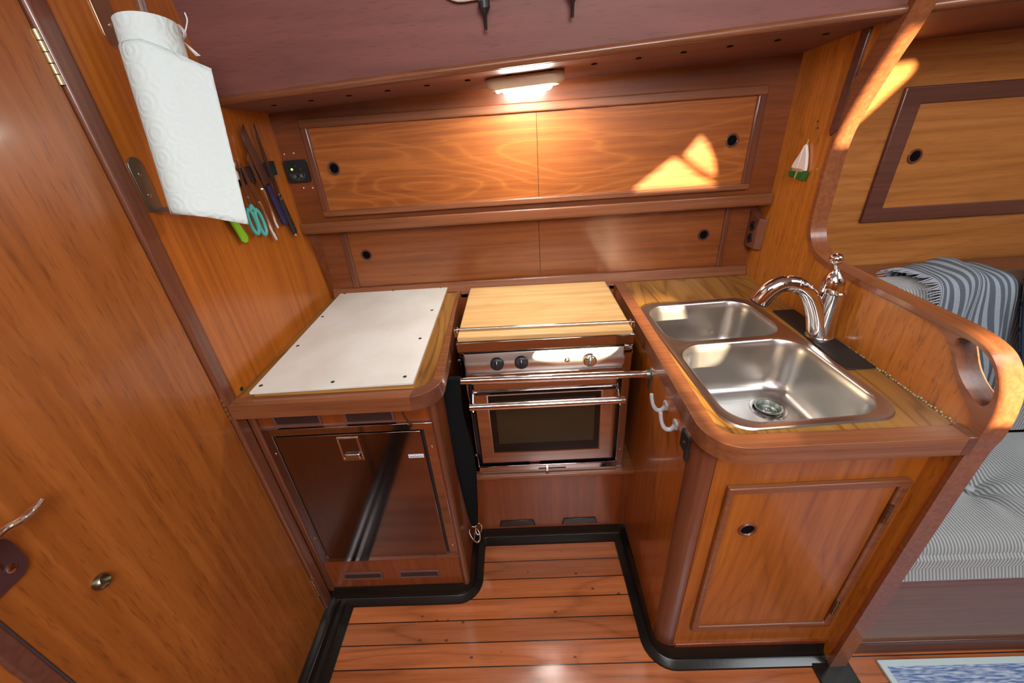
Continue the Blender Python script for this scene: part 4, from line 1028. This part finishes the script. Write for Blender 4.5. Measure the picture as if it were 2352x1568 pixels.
# frame: ax, ay perpendicular; make ax point along +x
ax = (V(1, 0, 0)-dirr*dirr.x).normalized(); ay = dirr.cross(ax)   # ay ~ +y
RR = .0505; H_ = (RT-RB).length
def rp(ang, r, h): return RB+dirr*h+(ax*math.cos(ang)+ay*math.sin(ang))*r
bm = bmesh.new(); g = []; uv = []
for i in range(65):
    a = 2*PI*i/64
    col = [rp(a, RR, H_*j/24) for j in range(25)]; g.append(col); uv.append([(a*RR, H_*j/24) for j in range(25)])
b_sheet(bm, g, uvs=uv)
for hh, s_ in ((0, 1), (H_, -1)):
    uvl = bm.loops.layers.uv.verify()
    A = [bm.verts.new(rp(2*PI*i/64, RR, hh)) for i in range(64)]; B_ = [bm.verts.new(rp(2*PI*i/64, .020, hh)) for i in range(64)]
    for i in range(64): bm.faces.new([A[i], A[(i+1) % 64], B_[(i+1) % 64], B_[i]])
mk('roll', bm, M['towel'], roll)
bm = bmesh.new(); b_lathe(bm, [(.020, 0), (.020, H_)], RB, dirr, 32, capends=False); b_lathe(bm, [(.0185, 0), (.0185, H_)], RB, dirr, 32, capends=False)
mk('cardboard_core', bm, plain('cardboard', (.35, .24, .14, 1), .8), roll)
# loose sheet: wraps the front and leaves on a tangent to the right
g = []; uv = []; n = 54; hs = H_*.87
for i in range(n):
    s_ = i/(n-1)
    L0 = .150; Lf = .078
    dist = s_*(L0+Lf)
    a_end = math.radians(-42)
    if dist < L0:
        a = a_end-(L0-dist)/RR; r_ = RR+.0015+.0015*s_; col = [(a, r_, 0)]
        base_ = [rp(a, r_, 0)-RB for _ in (0,)][0]
    else:
        k = dist-L0; tdir = (-ax*math.sin(a_end)+ay*math.cos(a_end)); rad = (ax*math.cos(a_end)+ay*math.sin(a_end))
        base_ = rad*(RR+.003+.9*k*k)+tdir*k*.9
    hi = hs - max(0, s_-.55)*.035/.45
    lo_ = -.002-.034*max(0, s_-.35)/.65
    col = []; u_ = []
    for j in range(25):
        f_ = j/24; hh = lo_+(hi-lo_)*f_
        flare = 0
        if dist > L0: flare = -(dist-L0)*.10*(1-f_)
        rad0 = ax*math.cos(a_end)+ay*math.sin(a_end)
        col.append(RB+dirr*hh+base_+ax*flare); u_.append((dist, hh))
    g.append(col); uv.append(u_)
bm = bmesh.new(); b_sheet(bm, g, uvs=uv); mk('loose_sheet', bm, M['towel'], roll, solid=.0006)
# plastic wrap scrap and tie
tie = thing('cable_tie', 'pale plastic tie and wrapper scrap sticking out behind the towel roll top', 'tie', (-.62, 1.02, 1.6))
def P(u, v, y): 
    d_ = ray(u, v); return cam_o+d_*(y/d_.y)
Yt = 1.0
b = bmesh.new(); q = [P(u, v, Yt) for u, v in ((416, 92), (424, 97), (461, 128), (450, 129))]; vs = [b.verts.new(p) for p in q]; b.faces.new(vs); mk('tie_tail', b, M['plastic_w'], tie, solid=.0015)
b = bmesh.new(); b_tube(b, spline([P(424, 29, Yt), P(430, 45, Yt), P(428, 62, Yt), P(424, 78, Yt)], 4), .0012, 6); mk('twist_wire', b, M['plastic_w'], tie)
b = bmesh.new(); b_tube(b, spline([P(400, 58, Yt), P(412, 60, Yt), P(424, 76, Yt), P(419, 90, Yt), P(408, 86, Yt)], 4), [.002]+[.005]*15+[.002], 10, flat=.5); mk('wrapper_scrap', b, M['paperbag'], tie)

# ------------------------------------------------------------------ saloon
sl = thing('saloon_locker', 'hull-side locker with dark mahogany frame in the saloon', 'locker', (1.5, 1.456, 1.08))
mk('locker_frame', b_prism(bmesh.new(), [(1.166, 1.086), (2.25, 1.086), (2.25, 1.485), (1.168, 1.485)], [[(1.224, 1.132), (2.19, 1.132), (2.19, 1.438), (1.227, 1.438)]], 'y', 1.444, 1.458), W['darkf'], sl, bevel=.004, seg=3)
ld = box('locker_door', (1.222, 2.192, 1.450, 1.457, 1.130, 1.440), W['salon'], sl, bevel=0)
finger_pull(ld, (1.270, 1.450, 1.290), (0, -1, 0), .0225, W['trim'])
se = thing('settee', 'built-in saloon settee base with mahogany front rail', 'settee', (1.8, 1.0, 0))
SX0 = XR+.045
box('settee_front', (SX0, 2.66, .648, .665, .0, .36), wood('brown_settee_panel', (0.1260, 0.0600, 0.0245, 1), (0.1800, 0.0900, 0.0385, 1), (0.2340, 0.1200, 0.0525, 1), 'x', figure=.2, seed=21), se, bevel=0)
box('front_rail', (SX0, 2.66, .636, .668, .352, .396), W['trimx'], se, bevel=.004, seg=3)
box('bottom_rail', (SX0, 2.66, .641, .652, .0, .062), W['darkf'], se, bevel=.003)
box('seat_board', (SX0, 2.66, .665, 1.45, .345, .380), W['cabd'], se, bevel=0)
box('back_ledge', (SX0, 2.66, 1.240, 1.455, .90, .932), W['trimx'], se, bevel=.005)
box('back_board', (SX0, 2.66, 1.242, 1.26, .38, .90), W['cabd'], se, bevel=0)

def cushion(x0, x1, y0, y1, z0, z1, r, tufts, nx=150, ny=90):
    """rounded slab; returns top+front shell grid with uv in metres"""
    g = []; uv = []
    # profile around y-z: back bottom -> back top -> front top -> front bottom
    prof = []
    def ar(cy, cz, a0, a1, n=8):
        for k in range(n+1):
            a = math.radians(a0+(a1-a0)*k/n); prof.append((cy+r*math.cos(a), cz+r*math.sin(a)))
    prof.append((y1, z0+.001)); ar(y1-r, z1-r, 0, 90)
    m = 36
    for k in range(1, m): prof.append((y1-r-(y1-y0-2*r)*k/m, z1))
    ar(y0+r, z1-r, 90, 180)
    for k in range(1, 6): prof.append((y0, z1-r-(z1-z0-2*r)*k/6))
    ar(y0+r*.5, z0+r*.5, 180, 250)
    prof.append((y0+r, z0))
    dist = 0; ds = [0]
    for a, b_ in zip(prof, prof[1:]): dist += math.dist(a, b_); ds.append(dist)
    for i in range(nx+1):
        x = x0+(x1-x0)*i/nx; col = []; u_ = []
        ex = min(x-x0, x1-x)
        for (y, z), d_ in zip(prof, ds):
            crown = .018*math.sin(PI*min(1, max(0, (y-y0)/(y1-y0))))
            zz = z+(crown if z > z0+.5*(z1-z0) else 0)
            yy = y
            if y < y0+r*.9 and z < z1-r: yy = y - .010*math.sin(PI*(z-z0)/(z1-z0))
            if ex < r: zz = z0+(zz-z0)*(1-(1-math.sqrt(max(0, 1-(1-ex/r)**2)))*.45)
            px = x
            for tx, ty, td in tufts:
                dx, dy = x-tx, yy-ty; rr_ = math.hypot(dx, dy)
                if z > z0+.4*(z1-z0):
                    zz -= td*math.exp(-(rr_/.045)**2)+td*.45*math.exp(-(rr_/.12)**2)
                    ang = math.atan2(dy, dx)
                    zz -= .011*math.exp(-((rr_-.08)/.07)**2)*(.5+.5*math.cos(ang*7+tx*9))
                px += (dx/(rr_+.02))*-.012*math.exp(-(rr_/.07)**2)
            col.append((px, yy, zz)); u_.append((x+.004*math.sin(y*18+x*7), d_))
        g.append(col); uv.append(u_)
    return g, uv
g, uv = cushion(SX0+.002, 1.72, .640, 1.03, .396, .515, .035, [(1.235, .835, .052), (1.60, .835, .05)], 190)
b = bmesh.new(); b_sheet(b, g, uvs=uv)
sc1 = mk('seat_cushion', b, M['cord'], None); tag(sc1, 'long grey corduroy seat cushion with button tufts on the settee', 'cushion')
b = bmesh.new(); b_lathe(b, [(.013, 0), (.012, .004), (.006, .007), (0, .008)], (1.235, .835, .478), (0, 0, 1), 20); mk('tuft_button', b, plain('grey_button', (.32, .34, .34, 1), .8), sc1)
g, uv = cushion(1.725, 2.64, .640, 1.03, .396, .515, .035, [(2.1, .83, .03)], 60)
b = bmesh.new(); b_sheet(b, g, uvs=uv)
# back cushion: rounded upright slab
def upright(x0, x1, yb, yt, z0, z1, th, r, nx=60):
    g = []; uv = []
    def fy(z): return yb+(yt-yb)*(z-z0)/(z1-z0)
    prof = []
    rc_ = .032
    for k in range(25): z = z0+(z1-rc_-z0)*k/24; prof.append((fy(z)-.012*math.sin(PI*k/24), z))
    for k in range(1, 7):
        a = math.radians(180-90*k/6); prof.append((fy(z1)+rc_+rc_*math.cos(a), z1-rc_+rc_*math.sin(a)))
    for k in range(0, 7):
        a = math.radians(90-90*k/6); prof.append((fy(z1)+th-rc_+rc_*math.cos(a), z1-rc_+rc_*math.sin(a)))
    prof.append((fy(z1)+th, z1-.15))
    ds = [0]
    for a, b_ in zip(prof, prof[1:]): ds.append(ds[-1]+math.dist(a, b_))
    for i in range(nx+1):
        x = x0+(x1-x0)*i/nx; ex = min(x-x0, x1-x); k = 1-(1-math.sqrt(max(0, 1-(1-min(ex, .03)/.03)**2)))*.2
        mid = None; col = []
        for (y, z) in prof:
            yc = fy(z)+th/2; col.append((x, yc+(y-yc)*k, z0+(z-z0)*(1-(1-k)*.04)))
        g.append(col); uv.append([(x, d_) for d_ in ds])
    return g, uv
b.free()
g, uv = upright(1.02, 2.64, 1.035, 1.10, .50, .985, .130, .055)
b = bmesh.new(); b_sheet(b, g, uvs=uv); b.faces.new([b.verts.new(p) for p in g[0]]); tag(mk('back_cushion', b, M['cord']), 'pale grey corduroy back cushion, mostly under the striped throw', 'cushion')
# striped throw draped over it
rnd = random.Random(9); g = []; uv = []
nx, nd_ = 110, 56
def fy2(z): return 1.035+.065*(z-.50)/.475
pr = [(1.238, .93), (1.242, .965), (1.236, .990), (1.205, .999), (1.165, 1.000), (1.125, .998), (1.100, .985), (1.085, .955), (1.075, .91), (1.064, .85), (1.053, .78), (1.043, .71), (1.035, .64), (1.030, .585)]
prs = spline([V(0, *p) for p in pr], 5); ds = [0]
for a, b_ in zip(prs, prs[1:]): ds.append(ds[-1]+(b_-a).length)
for i in range(nx+1):
    s_ = i/nx; col = []; u_ = []
    for p, d_ in zip(prs, ds):
        f_ = d_/ds[-1]
        x = 1.120+.060*f_+s_*.235+.012*math.sin(f_*6+s_*3)
        w = .008*math.sin(s_*13+f_*2.2)+.004*math.sin(s_*27+1.3+f_*3); hump = .034*math.exp(-((s_-.55)/.36)**2)*max(0, 1-f_*1.6)
        col.append((x+.010*math.sin(f_*7+s_*13), p.y-.006-abs(w)*(.4+f_), p.z+.006+w*.35+hump)); u_.append((s_*.235+.0095+.004*math.sin(f_*9+s_*5), d_))
    g.append(col); uv.append(u_)
b = bmesh.new(); b_sheet(b, g, uvs=uv)
thr = thing('throw_blanket', 'blue grey striped throw blanket draped over the settee back cushion', 'blanket', (1.6, 1.1, .6))
mk('blanket_cloth', b, M['throw'], thr, solid=.003)
b = bmesh.new()
for k in range(34):
    p = Vector(g[0][min(6+k, len(g[0])-1)]) if 6+k < len(g[0]) else Vector(g[0][-1])
    e_ = p+V(-.028-.015*rnd.random(), -.002, -.012*rnd.random()); b_tube(b, [p, (p+e_)/2+V(0, -.003, .004*rnd.random()), e_], [.0022, .0017, .0008], 5)
mk('fringe', b, plain('grey_fringe', (.30, .31, .36, 1), .95), thr)
# patterned pillow
b = bmesh.new(); n = 24; g1 = []; uv1 = []
for sgn in (1, -1):
    g1 = []; uv1 = []
    for i in range(n+1):
        col = []; u_ = []
        for j in range(n+1):
            a, c_ = i/n*2-1, j/n*2-1
            d_ = max(0, (1-a*a)*(1-c_*c_))**.45*.065
            shr = 1-.06*(1-abs(a)*0)*abs(c_)**2*abs(a)**2
            lx, lz = a*.20*shr, c_*.20*shr
            P0 = V(1.560, 1.030, .935)
            q = P0+V(lx*.98, lx*-.05, 0)+V(0, .38, .925)*lz+V(0, -.925, .38)*d_*sgn*.9
            col.append(q); u_.append((i/n*.4, j/n*.4))
        g1.append(col); uv1.append(u_)
    b_sheet(b, g1, uvs=uv1)
tag(mk('throw_pillow', b, M['pillow']), 'navy cushion with fine geometric pattern at the right edge', 'pillow')
# rug
rg = thing('rug', 'blue woven rug with pale border on the saloon floor', 'rug', (1.6, .3, 0))
mk('rug_field', b_prism(bmesh.new(), [(1.018, -.4), (2.4, -.4), (2.4, .605), (1.002, .605)], [], 'z', .001, .008), M['rug'], rg)
mk('rug_border', b_prism(bmesh.new(), [(1.004, -.42), (2.42, -.42), (2.42, .621), (.987, .621)], [[(1.020, -.40), (2.4, -.40), (2.4, .604), (1.004, .604)]], 'z', .001, .0095), M['rugedge'], rg, bevel=.001)

# ------------------------------------------------------------------ light
def area(name, loc, target, sx, sy, power, col):
    l = bpy.data.lights.new(name, 'AREA'); l.shape = 'RECTANGLE'; l.size = sx; l.size_y = sy; l.energy = power; l.color = col
    o = bpy.data.objects.new(name, l); COL.objects.link(o); o.location = loc
    d_ = Vector(target)-Vector(loc); o.rotation_euler = d_.to_track_quat('-Z', 'Y').to_euler(); return o
area('companionway_daylight', (.35, -.95, 2.12), (0, .7, .7), .8, .6, 40, (.97, .98, 1))
area('overhead_fill', (-.05, -.15, 2.2), (.0, .5, 0), 1.1, .9, 13, (.96, .98, 1))  # added soft fill under the closed deckhead, no hatch there
area('saloon_hatch_daylight', (1.75, .15, 2.2), (1.7, .6, 0), .9, .9, 22, (.88, .95, 1))
sun = bpy.data.lights.new('sun', 'SUN'); sun.energy = 32; sun.angle = math.radians(.6); sun.color = (1, .80, .52)
so_ = bpy.data.objects.new('sun', sun); COL.objects.link(so_); so_.rotation_euler = V(SX, 1, SZ).to_track_quat('-Z', 'Y').to_euler()
w = bpy.data.worlds.new('world'); SC.world = w; w.use_nodes = True
w.node_tree.nodes['Background'].inputs[0].default_value = (.75, .85, 1, 1); w.node_tree.nodes['Background'].inputs[1].default_value = .8
SC.view_settings.view_transform = 'Standard'; SC.view_settings.look = 'None'; SC.view_settings.gamma = 1
SC.view_settings.use_curve_mapping = False; SC.view_settings.exposure = 0.18
